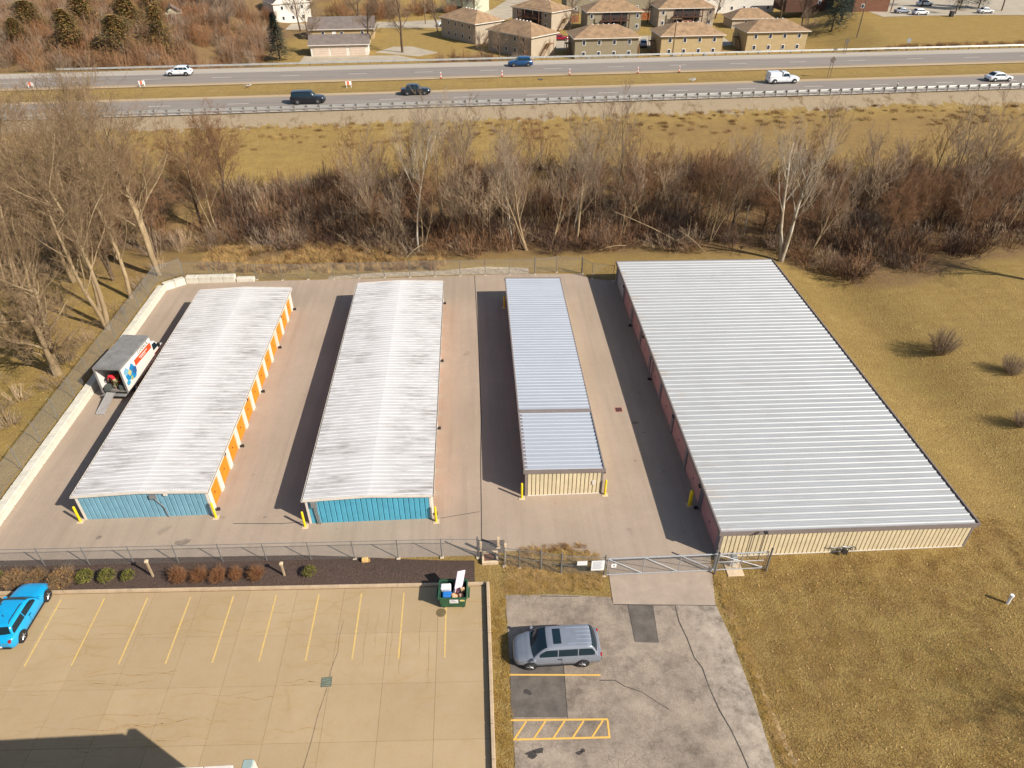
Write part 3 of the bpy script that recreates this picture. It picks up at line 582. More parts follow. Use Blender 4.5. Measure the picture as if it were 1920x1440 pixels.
# ------------------------------------------------------------------ chain-link fences
M_wire = simple('fence_wire', srgb(140, 138, 134), .5, .1, 5, metal=.4); M_postm = simple('fence_post', srgb(128, 126, 122), .5, .15, 5, metal=.4); M_foot = simple('post_footing', srgb(190, 172, 146), .9, .2, 4)
def chain(parent, a, b, h, pitch=.11, r=.0032, z0=.06):
    """woven wire between a and b (3D points)"""
    a = Vector(a); b = Vector(b); L = (b-a).length; d = (b-a)/L; vs = []; fs = []
    nrm = Vector((-d.y, d.x, 0)).normalized()
    for sg in (1, -1):
        x = -h
        while x < L+h:
            p = (x, z0); q = (x+h, z0+h)
            if sg < 0: p, q = (x+h, z0), (x, z0+h)
            # clip to 0..L
            def clip(p, q):
                (x0, y0), (x1, y1) = p, q
                if x0 > x1: x0, y0, x1, y1 = x1, y1, x0, y0
                if x1 <= 0 or x0 >= L: return None
                if x0 < 0: y0 += (y1-y0)*(0-x0)/(x1-x0); x0 = 0
                if x1 > L: y1 = y0+(y1-y0)*(L-x0)/(x1-x0); x1 = L
                return (x0, y0), (x1, y1)
            c = clip(p, q); x += pitch
            if not c: continue
            (x0, y0), (x1, y1) = c; P = a+d*x0+Vector((0, 0, y0)); Q = a+d*x1+Vector((0, 0, y1))
            e = (Q-P).normalized().cross(nrm)*r; n = len(vs)
            for B in (P, Q): vs += [B+e, B-e*.5+nrm*r*.87, B-e*.5-nrm*r*.87]
            fs += [(n, n+1, n+4, n+3), (n+1, n+2, n+5, n+4), (n+2, n, n+3, n+5)]
    return MB().poly(vs, fs)
def fence(name, label, pts, h, z=.0, arms=False, foot=True, heavy=(), rail2=False, r=.0032):
    """pts: post positions; one post each, a top rail per span and one woven fabric"""
    root = thing(name, label, 'fence', (pts[0][0], pts[0][1], 0)); o = Vector((pts[0][0], pts[0][1], 0)); fab = MB()
    pm = MB().tube((0, 0, 0), (0, 0, h+.05), .035, .035, 8).mesh('post', M_postm); pm2 = MB().tube((0, 0, 0), (0, 0, h+.25), .055, .055, 8).mesh('post', M_postm); fm = MB().bev(-.13, .13, -.13, .13, 0, .04, .01).mesh('footing', M_foot)
    zz = [p[2] if len(p) > 2 else z for p in pts]
    for i, p in enumerate(pts):
        q = Vector((p[0], p[1], zz[i]))-o; pp = link('post', pm2 if i in heavy else pm, root, q)
        pp.rotation_euler = (random.uniform(-.015, .015), random.uniform(-.015, .015), 0)
        if foot: link('footing', fm, root, q+Vector((.0, -.03, .0)))
        if arms: MB().tube(q+Vector((0, 0, h)), q+Vector((-.25, .05, h+.3)), .018, .018, 5).build('arm', M_postm, root)
        if i < len(pts)-1:
            w = Vector((pts[i+1][0], pts[i+1][1], zz[i+1]))-o
            MB().tube(q+Vector((0, 0, h)), w+Vector((0, 0, h)), .022, .022, 6).build('top_rail', M_postm, root)
            if rail2: MB().tube(q+Vector((0, 0, h*.5)), w+Vector((0, 0, h*.5)), .018, .018, 6).build('mid_rail', M_postm, root)
            c = chain(root, q, w, h-.06, r=r); fab.poly(c.v, c.f)
    fab.build('chain_link', M_wire, root); return root
fence('chain_link_fence', 'galvanised chain-link fence along the mulch bed at the front of the yard', [(-41.5, 33.1, .05), (-38.4, 33.1, .05), (-35.4, 33.05, .05)]+[(-32.5+2.95*i, 33.02-.07*i, .05) for i in range(11)]+[(-.55, 32.2, .05)], 1.75, heavy=(14,))
fence('chain_link_fence', 'grey chain-link fence standing above the pale block wall on the left', [(-35.35, y, .72) for y in np.arange(30, 71, 3.05)]+[(-35.4, 72.2, .72), (-33.2, 74.1, .72)], 1.9, arms=True, foot=False, r=.0046)
fence('chain_link_fence', 'long chain-link fence along the back edge of the yard below the brush', [(-33.2, 74.15, .3), (-30.2, 74.1, .3), (-27.4, 74.05, .1), (-25.0, 73.75, .03)]+[(-22.1+2.88*i, 73.5-.005*i, .03) for i in range(9)]+[(3.7, 73.4, .03), (6.64, 73.4, .03), (9.2, 73.75, .03), (12.05, 73.3, .03)], 1.9, heavy=(14, 16))
fence('chain_link_fence', 'short chain-link fence angling from the back corner to the widest building', [(12.1, 73.2, .03), (13.1, 71.9, .03), (15.4, 71.3, .03)], 1.9)
fence('chain_link_fence', 'short chain-link fence sloping from the concrete inlet to the sliding gate', [(-.5, 32.15, .03), (1.2, 31.35, .03), (2.2, 31.15, .03), (3.6, 30.85, .03), (4.9, 30.5, .03), (7.75, 30.2, .03)], 1.75, heavy=(3, 4, 5), rail2=True)
# sliding gate
M_pipe = simple('gate_pipe', srgb(178, 180, 182), .4, .12, 5, metal=.5)
gt = thing('sliding_gate', 'long galvanised sliding gate closing the driveway', 'gate', (7.9, 30.12, 0))
MB().tube((0, 0, .18), (10.6, 0, .18), .035, .035, 8).build('bottom_rail', M_pipe, gt); MB().tube((0, 0, 1.75), (10.6, 0, 1.75), .045, .045, 8).build('top_rail', M_pipe, gt)
for x in (0, 2.4, 4.8, 7.2, 8.9, 10.6): MB().tube((x, 0, .18), (x, 0, 1.75), .03, .03, 8).build('upright', M_pipe, gt)
for x in (0, 2.4, 4.8): MB().tube((x, 0, 1.72), (x+2.4, 0, .2), .022, .022, 6).build('brace', M_pipe, gt)
MB().tube((7.2, 0, 1.72), (10.6, 0, .2), .022, .022, 6).build('brace', M_pipe, gt); MB().tube((7.2, 0, .95), (10.6, 0, .95), .02, .02, 6).build('mid_rail', M_pipe, gt)
chain(gt, (0, 0, .18), (10.6, 0, .18), 1.5, z0=.03).build('chain_link', M_wire, gt)
for x, y, h, lb in ((15.1, 30.3, 2.1, 'thick dark gate post beside the near left corner of the widest building'), (15.1, 29.92, 2.1, 'thick dark gate post in front of the sliding gate, at the edge of the apron'), (18.6, 30.0, 2.2, 'dark end post at the right end of the sliding gate')):
    p = thing('gate_post', lb, 'post', (x, y, 0), 0, 'gate posts'); MB().tube((0, 0, 0), (0, 0, h), .065, .065, 10).build('shaft', M_postm, p); MB().tube((0, 0, h), (0, 0, h+.05), .075, .04, 10).build('cap', M_dark, p)
pl = thing('light_pole', 'thin dark pole with a small lamp head close to the widest tan wall', 'pole', (18.35, 30.9, 0))
MB().tube((0, 0, 0), (0, 0, 2.7), .03, .025, 8).build('shaft', M_dark, pl); box('lamp_head', M_dark, pl, -.12, .12, -.1, .1, 2.7, 2.8)
gb = thing('gate_motor', 'pale gate motor on a concrete pad behind the tail of the gate', 'gate motor', (16.5, 30.55, 0))
box('pad', M_pad, gb, -.55, .55, -.9, .25, 0, .07, .02); box('housing', M_trimw, gb, -.25, .25, -.15, .2, .07, .75, .04); box('motor_cover', M_steel, gb, -.2, .2, -.13, .15, .75, .95, .03)
# signs on the fence
M_sign = simple('sign_white', srgb(226, 224, 220), .5, .05, 3); M_ink = simple('sign_ink', srgb(120, 122, 140), .6, .1, 5); M_black = simple('black_ink', srgb(26, 24, 24), .5, .1, 5)
def sign(label, x, y, z, w, h, lines, txt=None):
    s = thing('sign', label, 'sign', (x, y, z)); box('board', M_sign, s, -w/2, w/2, -.012, .0, 0, h)
    for i in range(lines): box('print_line', M_ink, s, -w*.4, w*random.uniform(.2, .42), -.016, -.0125, h*(.86-.8*i/max(1, lines)), h*(.9-.8*i/max(1, lines))-.0)
    if txt:
        o = link('lettering', text_mesh(txt, h*.75, M_black), s, (0, -.016, h*.5)); o.rotation_euler = (R(90), 0, 0)
    return s
sign('large white notice board on the fence left of the sliding gate', 7.27, 30.16, .62, .86, .95, 7); sign('small white notice on the fence above and left of the large notice', 6.25, 30.28, 1.05, .66, .4, 2); sign('tiny white plate with a dark mark at the left end of the sliding gate', 8.3, 30.06, .95, .34, .36, 0, '9')
# storm inlet
il = thing('concrete_inlet', 'pale concrete storm inlet with a rusty grate by the front fence', 'inlet', (.25, 32.0, 0))
for a in ((-.55, .55, -.5, -.35), (-.55, .55, .35, .5), (-.55, -.4, -.35, .35), (.4, .55, -.35, .35)): box('curb_piece', M_pad, il, *a, 0, .28, .02)
box('grate', simple('rusty_grate', srgb(112, 76, 58), .9, .3, 8), il, -.398, .398, -.348, .348, .02, .14)
for x, y, h, lb in ((-.35, 32.75, .95, 'pale square concrete post left of the storm inlet'), (.85, 33.0, 1.0, 'pale square concrete post right of the storm inlet'), (1.28, 31.75, 1.75, 'tall pale square post in front of the storm inlet')):
    p = thing('concrete_post', lb, 'post', (x, y, 0), 0, 'concrete posts around the inlet'); box('shaft', M_pad, p, -.08, .08, -.08, .08, 0, h, .015); box('footing', M_pad, p, -.14, .14, -.14, .14, 0, .06, .02)
rf = sheet('rubble_apron', [(-.45, 32.55), (1.3, 32.5), (1.3, 33.6), (-.45, 33.7)], .035, simple('wet_rubble', srgb(98, 88, 80), .9, .35, 4, 'world'), 'dark rubble patch behind the storm inlet', 'rubble')
yd = thing('yard_drain', 'rusty square drain grate at the edge of the shade by the widest building', 'drain', (11.85, 47.75, .03))
box('frame', simple('drain_frame', srgb(176, 130, 112), .9, .2, 6), yd, -.36, .36, -.36, .36, 0, .012); box('grate', simple('drain_rust', srgb(78, 44, 40), .9, .3, 8), yd, -.28, .28, -.28, .28, .012, .02)

# ------------------------------------------------------------------ cars
M_tyre = simple('tyre_rubber', srgb(34, 32, 31), .85, .2, 6); M_rim = simple('alloy_rim', srgb(176, 174, 172), .35, .1, 6, metal=.7); M_plast = simple('black_plastic', srgb(28, 28, 30), .6, .2, 5)
M_head = glass('headlight_lens', srgb(190, 196, 200)); M_tail = paint('tail_light_red', srgb(150, 20, 26)); M_glass = glass('dark_glass', (.01, .022, .03))
WH = {}
def wheel_meshes(r, w):
    if (r, w) in WH: return WH[(r, w)]
    k = 20; prof = [(r*.62, -w/2), (r*.93, -w/2), (r, -w*.3), (r, w*.3), (r*.93, w/2), (r*.62, w/2)]; mb = MB(); n = len(prof)
    mb.poly([(a*math.cos(6.28319*i/k), b, a*math.sin(6.28319*i/k)) for a, b in prof for i in range(k)], [(j*k+i, j*k+(i+1) % k, (j+1)*k+(i+1) % k, (j+1)*k+i) for j in range(n-1) for i in range(k)])
    rim = MB().tube((0, -w*.42, 0), (0, w*.36, 0), r*.64, r*.64, 18); rim.cur = 1
    for q in range(5):
        a = q*6.28319/5
        for sgn in (-1, 1): rim.tube((.02, sgn*w*.44, .0), (r*.6*math.cos(a), sgn*w*.44, r*.6*math.sin(a)), r*.1, r*.085, 5)
    for sgn in (-1, 1): rim.tube((0, sgn*w*.40, 0), (0, sgn*w*.48, 0), r*.16, r*.14, 10)
    WH[(r, w)] = (mb.mesh('tyre', M_tyre, True, 40), rim.mesh('rim', [M_plast, M_rim])); return WH[(r, w)]
def lerp(a, b, u): return a+(b-a)*u
def quadpanel(mb, q, u0, u1, v0, v1, off, th=.012):
    """panel on the bilinear quad q = (bl, br, tr, tl), standing proud"""
    q = [Vector(p) for p in q]
    P = lambda u, v: lerp(lerp(q[0], q[1], u), lerp(q[3], q[2], u), v)
    n = (q[1]-q[0]).cross(q[3]-q[0]).normalized(); c = [P(u0[0] if isinstance(u0, tuple) else u0, v0), P(u1[0] if isinstance(u1, tuple) else u1, v0), P(u1[1] if isinstance(u1, tuple) else u1, v1), P(u0[1] if isinstance(u0, tuple) else u0, v1)]
    a = [p+n*(off-th) for p in c]; b = [p+n*off for p in c]
    return mb.poly(a+b, [(4,5,6,7), (0,1,5,4), (1,2,6,5), (2,3,7,6), (3,0,4,7), (3,2,1,0)])
def car(name, label, cat, loc, rz, L, W, H, belt, ws, rf_, rr, rw, pm, wb, r=.34, hood=.86, nose=.62, tail=None, fo=None, rows=3, rails=None, sunroof=False, deck=None, bed=None, plate=False, group=None, trim=None, cap=None, cx_=0.0):
    """forward +x. ws/rw: x of windscreen and rear-glass feet, rf_/rr: x of roof ends, belt/hood heights; bed=(x0,x1) for a pickup"""
    root = thing(name, label, cat, loc, rz, group); hw = W/2; f = L/2; trim = trim or M_plast
    zb = .24; dk = belt if deck is None else deck
    S = [(f, nose-.04, .52), (f-.06, nose+.05, .70), (f-.16, nose+.13, .82), (f-.32, hood-.05, .90), (f-.6, hood+.01, .96), ((f-.6+ws)/2, lerp(hood, belt, .55), .985), (ws, belt, 1), ((ws+rw)/2, belt, 1), (rw, belt if deck is None else dk+.02, 1)]
    if deck is not None: S += [((rw-f)/2, dk, .985)]
    S += [(-f+.32, dk if deck is not None else belt-.02, .965), (-f+.12, (dk if deck is not None else belt)-.06, .91), (-f+.03, (dk if deck is not None else belt)-.13, .82), (-f, (dk if deck is not None else belt)*.76, .70)]
    S = [q for i, q in enumerate(S) if i == 0 or q[0] < S[i-1][0]-.01]
    mb = MB(); vs = []; 
    def ring(x, zt, k):
        w = hw*k; z0 = zb+(.10 if (x > f-.1 or x < -f+.1) else 0); h_ = zt-z0
        half = [(w*.86, z0), (w*.96, z0+.1), (w, z0+h_*.45), (w*.985, z0+h_*.72), (w*.95, zt-.05), (w*.87, zt), (w*.45, zt+.022)]
        return [(x, -a, b) for a, b in half]+[(x, a, b) for a, b in half[::-1]]
    rings = [ring(*q) for q in S]; n = len(rings[0])
    for rg in rings: vs += rg
    fs = [(i*n+j, i*n+(j+1) % n, (i+1)*n+(j+1) % n, (i+1)*n+j) for i in range(len(rings)-1) for j in range(n)]
    fs += [tuple(range(n)), tuple(reversed(range((len(rings)-1)*n, len(rings)*n)))]
    fs = [tuple(reversed(q)) for q in fs]
    mb.poly(vs, fs); body = mb.build('body', pm, root, smooth=True, angle=38)
    # cabin: one lofted shell, glass follows its surface
    yb, yt = hw*.945, hw*.76; z0 = belt-.05; bow = .16
    def top(x):
        if x >= rf_: u = (ws-x)/(ws-rf_); return z0+(H-.02-z0)*math.sin(min(1, max(0, u))*math.pi/2*.92)/math.sin(math.pi/2*.92)
        if x <= rr: u = (x-rw)/(rr-rw); return z0+(H-.03-z0)*math.sin(min(1, max(0, u))*math.pi/2*.9)/math.sin(math.pi/2*.9)
        u = (x-rr)/(rf_-rr); return H-.03+.01*u+.035*math.sin(math.pi*u)
    def wid(z): return yb+(yt-yb)*max(0, (z-z0)/(H-z0))**1.25
    def warp(x, y, z):
        xm_ = (ws+rw)/2; k = (x-xm_)/((ws-rw)/2); return (x-bow*k*abs(k)*(y/hw)**2, y, z)
    xs = [ws, lerp(ws, rf_, .25), lerp(ws, rf_, .5), lerp(ws, rf_, .75), rf_]+[lerp(rf_, rr, u) for u in (.12, .3, .5, .7, .88)]+[rr, lerp(rr, rw, .33), lerp(rr, rw, .66), rw]
    def cring(x):
        T = max(top(x), z0+.004); w = wid(T); half = [(wid(lerp(z0, T, v_)), lerp(z0, T, v_)) for v_ in (0, .3, .6, .84)]+[(w*.975, lerp(z0, T, .94)), (w*.91, lerp(z0, T, .985)), (w*.75, T), (w*.4, T+.012*(T-z0))]
        return [warp(x, -a_, z_) for a_, z_ in half]+[warp(x, a_, z_) for a_, z_ in half[::-1]]
    rgs = [cring(x) for x in xs]; n = len(rgs[0]); vs = [p for rg in rgs for p in rg]
    fs = [(i*n+j+1, i*n+j, (i+1)*n+j, (i+1)*n+j+1)[::-1] for i in range(len(rgs)-1) for j in range(n-1)]
    MB().poly(vs, [tuple(reversed(f_)) for f_ in fs]).build('cabin', pm, root, smooth=True)
    def screen(nm, x0, x1, k0, lift):
        mb = MB(); N_ = 6; ys = (-1, -.6, -.2, .2, .6, 1); P = []
        for i in range(N_+1):
            x = lerp(x0, x1, i/N_); T = top(x)
            for y_ in ys: w = wid(T)*k0; P.append(warp(x+lift*.6, y_*w, T+.012*(T-z0)*(1-abs(y_))+abs(lift)))
        m_ = len(ys); sgn_ = 1 if lift > 0 else -1
        mb.poly(P, [(i*m_+j, i*m_+j+1, (i+1)*m_+j+1, (i+1)*m_+j)[::sgn_] for i in range(N_) for j in range(m_-1)]); mb.build(nm, M_glass, root, smooth=True)
    screen('windscreen', lerp(ws, rf_, .06), lerp(ws, rf_, .90), .90, .012); screen('rear_window', lerp(rw, rr, .22), lerp(rw, rr, .92), .90, -.012)
    x_f, x_r = lerp(ws, rf_, .42), lerp(rw, rr, .45); cuts = {1: [(0, 1)], 2: [(0, .49), (.51, 1)], 3: [(0, .33), (.35, .68), (.70, 1)]}[rows]
    for sd_ in (-1, 1):
        for u0, u1 in cuts:
            mb = MB(); N_ = 5; P = []
            for i in range(N_+1):
                x = lerp(x_f, x_r, lerp(u0, u1, i/N_)); zl = z0+.11; zh = max(zl+.01, min(top(x)-.10, H-.15))
                for v_ in (0, .5, 1): z_ = lerp(zl, zh, v_); P.append(warp(x, sd_*(wid(z_)+.009), z_))
            mb.poly(P, [(i*3+j, i*3+j+1, (i+1)*3+j+1, (i+1)*3+j)[::sd_] for i in range(N_) for j in range(2)]); mb.build('side_window', M_glass, root, smooth=True)
    # wheels and arches
    fx = wb/2+cx_; fxs = (fx, fx-wb); tm, rm = wheel_meshes(r, .22)
    for x in fxs:
        for sgn in (-1, 1):
            a = MB().tube((x, sgn*(hw-.16), r+.01), (x, sgn*(hw+.004), r+.01), r*1.16, r*1.16, 20); a.build('wheel_arch', trim, root)
            wl = link('wheel', tm, root, (x, sgn*(hw-.075), r)); link('rim', rm, wl)
    box('sill', M_plast, root, fx-wb+r*1.1, fx-r*1.1, -hw*.95, hw*.95, .18, .30)
    for sgn in (-1, 1):
        box('headlight', M_head, root, f-.40, f-.12, sgn*hw*.64-.13, sgn*hw*.64+.13, nose-.02, nose+.115, .04)
        box('tail_light', M_tail, root, -f+.0, -f+.16, sgn*hw*.80-.07, sgn*hw*.80+.07, dk*.80, dk*.97 if deck is None else dk*.95, .02)
        m_ = MB().bev(ws-.28, ws-.12, sgn*(hw+.09)-.10, sgn*(hw+.09)+.10, belt+.0, belt+.15, .03); m_.build('mirror', pm, root)
        box('door_handle', trim, root, lerp(ws, rw, .42)-.1, lerp(ws, rw, .42)+.1, sgn*hw-.012, sgn*hw+.018, belt*.86, belt*.86+.035)
        MB().box(lerp(ws, rw, .45)-.006, lerp(ws, rw, .45)+.006, sgn*(hw*1.001)-.006, sgn*(hw*1.001)+.004, .36, belt-.06).build('door_seam', M_plast, root)
    box('front_grille', M_plast, root, f-.03, f+.012, -hw*.5, hw*.5, .38, nose-.05); box('rear_bumper', trim, root, -f-.03, -f+.12, -hw*.74, hw*.74, .30, .50, .06)
    if plate: box('licence_plate', M_sign, root, -f-.04, -f-.031, -.22, .22, .44, .6)
    if rails:
        for sgn in (-1, 1): MB().path([(rf_-.2, sgn*yt*.82, H-.03), (rf_-.35, sgn*yt*.82, H+.06), (rr+.35, sgn*yt*.82, H+.06), (rr+.2, sgn*yt*.82, H-.03)], .022).build('roof_rail', rails, root)
    if sunroof: box('sunroof', M_glass, root, lerp(rf_, rr, .12), lerp(rf_, rr, .30), -yt*.66, yt*.66, H-.04, H+.022)
    if bed:
        for sgn in (-1, 1): box('bed_rail', pm, root, bed[0], bed[1], sgn*hw*.92-.05, sgn*hw*.92+.05, dk-.02, dk+.14, .03)
        if not cap: box('bed_floor', M_plast, root, bed[0]+.05, bed[1]-.02, -hw*.86, hw*.86, dk-.03, dk+.03)
    if cap:
        c_ = MB().bev(bed[0], bed[1], -hw*.93, hw*.93, dk+.0, cap, .08).build('bed_cap', pm, root)
        for sgn in (-1, 1): box('cap_hatch', M_sign, c_, bed[0]+.2, bed[1]-.2, sgn*hw*.935-.01, sgn*hw*.935+.01, dk+.25, cap-.12)
    return root
P_blue = paint('bright_blue_paint', srgb(20, 150, 200)); P_slv = paint('blue_grey_paint', srgb(118, 122, 130), .28); P_blk = paint('black_paint', srgb(24, 26, 32)); P_wht = paint('white_paint', srgb(214, 214, 214)); P_navy = paint('navy_blue_paint', srgb(16, 62, 104)); P_red = paint('red_paint', srgb(140, 16, 34)); P_grey = paint('silver_paint', srgb(150, 154, 160))
bc = car('parked_car', 'bright blue car with black roof rails parked at the far left bay', 'car', (-29.02, 28.78, .035), R(88), 4.55, 1.92, 1.62, 1.02, 1.0, .2, -1.65, -2.02, P_blue, 2.95, .36, .92, .66, rails=M_plast, plate=True, rows=2, cx_=.02)
quadpanel(MB(), [(-1.0, -.05, 1.62), (-.95, -.05, 1.62), (-.9, 0, 1.72), (-.95, 0, 1.72)], 0, 1, 0, 1, .0, .03).build('roof_antenna', M_plast, bc)
vn = car('minivan', 'blue-grey minivan with a sunroof parked on the weathered driveway', 'minivan', (3.98, 24.62, .03), R(180.5), 5.15, 2.0, 1.70, 1.02, 1.62, .55, -1.95, -2.45, P_slv, 3.06, .34, .90, .64, sunroof=True, rows=3, cx_=.08)
for i in range(5): box('roof_rib', paint('pale_rib', srgb(150, 158, 172), .3), vn, -1.95, -.55, -.52+.26*i-.012, -.52+.26*i+.012, 1.68, 1.712)

# ------------------------------------------------------------------ moving truck
M_tw = paint('truck_white', srgb(214, 208, 198), .4, .2); M_alu = simple('dull_aluminium', srgb(142, 140, 136), .5, .2, 1.2, metal=.3); M_tor = paint('truck_orange', srgb(214, 74, 36), .45, .1); M_tin = simple('truck_interior', srgb(120, 112, 104), .8, .2, 3)
tk = thing('moving_truck', 'white box truck with an orange stripe and open back, unloading beside the block wall', 'truck', (-31.68, 54.8, .03), R(84))
# forward +x ; rear at x=-3.1
box('box_floor', M_tin, tk, -3.05, 2.25, -1.13, 1.13, .72, .86); 
for sgn, nm in ((-1, 'box_side'), (1, 'box_side')):
    sdo = box(nm, M_tw, tk, -3.05, 2.25, min(sgn*1.13, sgn*1.18), max(sgn*1.13, sgn*1.18), .72, 3.2)
    box('side_rail', M_alu, sdo, -3.06, 2.26, min(sgn*1.181, sgn*1.2), max(sgn*1.181, sgn*1.2), .66, .8); box('side_rail', M_alu, sdo, -3.06, 2.26, min(sgn*1.181, sgn*1.2), max(sgn*1.181, sgn*1.2), 3.08, 3.22)
    y = sgn*1.184
    box('orange_stripe', M_tor, sdo, -.9, 2.1, min(y, y-sgn*.01), max(y, y-sgn*.01), 2.05, 2.62)
    box('stripe_lettering_line', M_tw, sdo, -.1, 1.4, min(y+sgn*.002, y-sgn*.006), max(y+sgn*.002, y-sgn*.006), 2.36, 2.44); box('stripe_lettering_line', M_tw, sdo, .1, 1.1, min(y+sgn*.002, y-sgn*.006), max(y+sgn*.002, y-sgn*.006), 2.2, 2.26)
    lt = link('lettering', text_mesh('U-HAUL', .52, M_black), sdo, (.9, y, 2.86)); lt.rotation_euler = (R(90), 0, 0 if sgn < 0 else R(180))
    for (bx_, bz_, br, cc) in ((-2.2, 1.9, .55, (24, 130, 180)), (-1.55, 2.15, .5, (30, 120, 170)), (-1.6, 1.65, .5, (24, 130, 180)), (-2.4, 2.4, .38, (110, 160, 180)), (-1.2, 1.8, .36, (40, 90, 140)), (-2.0, 2.1, .26, (196, 180, 110)), (-2.55, 1.45, .3, (60, 150, 190)), (-1.9, 1.5, .2, (150, 170, 110))):
        k = 9; ps = [(bx_+br*random.uniform(.7, 1.2)*math.cos(q*6.2832/k), bz_+br*random.uniform(.7, 1.2)*math.sin(q*6.2832/k)) for q in range(k)]
        yy = y+sgn*.001*(1+len(sdo.children)*.4); MB().face([(a, yy, b) for a, b in (ps if sgn < 0 else ps[::-1])]).build('picture_patch', simple('print_%d_%d_%d' % cc, srgb(*cc), .5, .2, 2), sdo)
box('box_front', M_tw, tk, 2.2, 2.248, -1.129, 1.129, .87, 3.19)
rf2 = box('box_roof', M_alu, tk, -3.06, 2.26, -1.2, 1.2, 3.222, 3.27)
for i in range(9): box('roof_bow', M_alu, rf2, -2.8+i*.6, -2.74+i*.6, -1.15, 1.15, 3.27, 3.282)
for sgn in (-1, 1): box('rear_frame_post', M_alu, tk, -3.12, -3.051, sgn*1.13-.07, sgn*1.13+.07, .6, 3.27)
box('rear_frame_header', M_alu, tk, -3.12, -3.051, -1.06, 1.06, 3.1, 3.27); box('rear_bumper', M_alu, tk, -3.4, -3.1, -1.05, 1.05, .5, .62, .03)
for sgn in (-1, 1): box('tail_light', M_tail, tk, -3.13, -3.12, sgn*1.0-.06, sgn*1.0+.06, .5, .6)
cabm = MB(); prof = [(2.3, .5), (4.35, .5), (4.5, .75), (4.42, 1.1), (3.75, 1.28), (3.2, 2.1), (2.3, 2.2)]
cabm.poly([(x, -.95, z) for x, z in prof]+[(x, .95, z) for x, z in prof], [tuple(range(6, -1, -1))[::-1][::-1], tuple(range(7, 14))]+[(i, 7+i, 7+(i+1) % 7, (i+1) % 7)[::-1] for i in range(7)])
cb = cabm.build('cab', M_tw, tk); bv = cb.modifiers.new('bevel', 'BEVEL'); bv.width = .08; bv.segments = 3
MB().poly([(3.74,-.82,1.33),(3.74,.82,1.33),(3.26,.8,2.03),(3.26,-.8,2.03)], [(0,1,2,3)]).build('windscreen', M_glass, tk).location.x = .035
for sgn in (-1, 1):
    MB().prism([(2.55, 0), (3.5, 0), (3.12, .62), (2.55, .66)], 0, .02).build('side_window', M_glass, tk, (0, sgn*.955+(.01 if sgn < 0 else 0.01), 1.38)).rotation_euler = (R(90), 0, 0)
    box('mirror', M_plast, tk, 3.35, 3.5, sgn*1.12-.1, sgn*1.12+.1, 1.35, 1.75, .03); box('headlight', M_head, tk, 4.36, 4.51, sgn*.7-.15, sgn*.7+.15, .78, .95, .02)
    box('door_stripe', M_tor, tk, 2.5, 3.6, sgn*.952-.008, sgn*.952+.008, .95, 1.08)
box('front_bumper', M_plast, tk, 4.3, 4.56, -.93, .93, .35, .52, .04); box('chassis', M_plast, tk, -3.0, 3.6, -.5, .5, .4, .7)
tm, rm = wheel_meshes(.38, .26)
for x in (-1.7, 3.55):
    for sgn in (-1, 1):
        w_ = link('wheel', tm, tk, (x, sgn*.97, .38)); link('rim', rm, w_)
rp = thing('loading_ramp', 'grey metal loading ramp sloping from the back of the moving truck to the ground', 'ramp', (-32.3, 51.55, 0), R(80))
MB().poly([(-2.1, -.36, .05), (.05, -.36, .78), (.05, .36, .78), (-2.1, .36, .05), (-2.1, -.36, .1), (.05, -.36, .83), (.05, .36, .83), (-2.1, .36, .1)], [(0,3,2,1), (4,5,6,7), (0,1,5,4), (1,2,6,5), (2,3,7,6), (3,0,4,7)]).build('deck', simple('ramp_metal', srgb(150, 144, 138), .6, .15, 3), rp)
for sgn in (-1, 1): MB().tube((-2.1, sgn*.37, .1), (.05, sgn*.37, .84), .03, .03, 6).build('side_rail', M_alu, rp)
# load in the truck
def crate(name, label, cat, x, y, z, w, d, h, col, rz=0):
    o = thing(name, label, cat, (x, y, z), rz); c_ = simple(name+'_body', srgb(*col), .8, .2, 3); b_ = box('body', c_, o, -w/2, w/2, -d/2, d/2, 0, h, .02); box('tape', simple(name+'_tape', tuple(min(1, q*1.4) for q in srgb(*col)), .5, .1, 3), o, -.04, .04, -d/2-.004, d/2+.004, h*.5, h+.004); return o
crate('cardboard_box', 'brown cardboard box inside the back of the moving truck', 'box', -32.3, 53.0, .9, .7, .6, .7, (150, 92, 50), .2)
crate('storage_bin', 'dark grey bin on the right of the truck bed', 'bin', -31.25, 52.1, .9, .7, .6, .45, (70, 74, 68), .1); crate('storage_bin', 'black bin at the left rear of the truck bed', 'bin', -32.6, 52.0, .9, .5, .6, .4, (34, 34, 40))
crate('dresser', 'reddish brown dresser deep inside the moving truck', 'dresser', -31.6, 54.2, .9, 1.0, .6, 1.1, (92, 50, 32))

# ------------------------------------------------------------------ person
def skin_mesh(name, verts, edges, radii, m, parent, root=0, sub=1):
    me = bpy.data.meshes.new(name); me.from_pydata(verts, edges, []); me.materials.append(m); o = link(name, me, parent)
    sk = o.modifiers.new('skin', 'SKIN'); sk.use_smooth_shade = True
    for i, r_ in enumerate(radii): me.skin_vertices[0].data[i].radius = (r_, r_) if isinstance(r_, (int, float)) else r_
    me.skin_vertices[0].data[root].use_root = True
    s_ = o.modifiers.new('sub', 'SUBSURF'); s_.levels = sub; s_.render_levels = sub
    return o
ps = thing('person', 'person in red shirt and khaki trousers bending over in the moving truck', 'person', (-31.95, 52.15, .9), R(150))
M_skinp = simple('skin', srgb(176, 128, 98), .7, .1, 5); M_shirt = simple('red_shirt', srgb(196, 24, 44), .8, .12, 4); M_kh = simple('khaki_cloth', srgb(110, 104, 70), .85, .15, 4); M_hair = simple('dark_hair', srgb(30, 24, 20), .8, .2, 8)
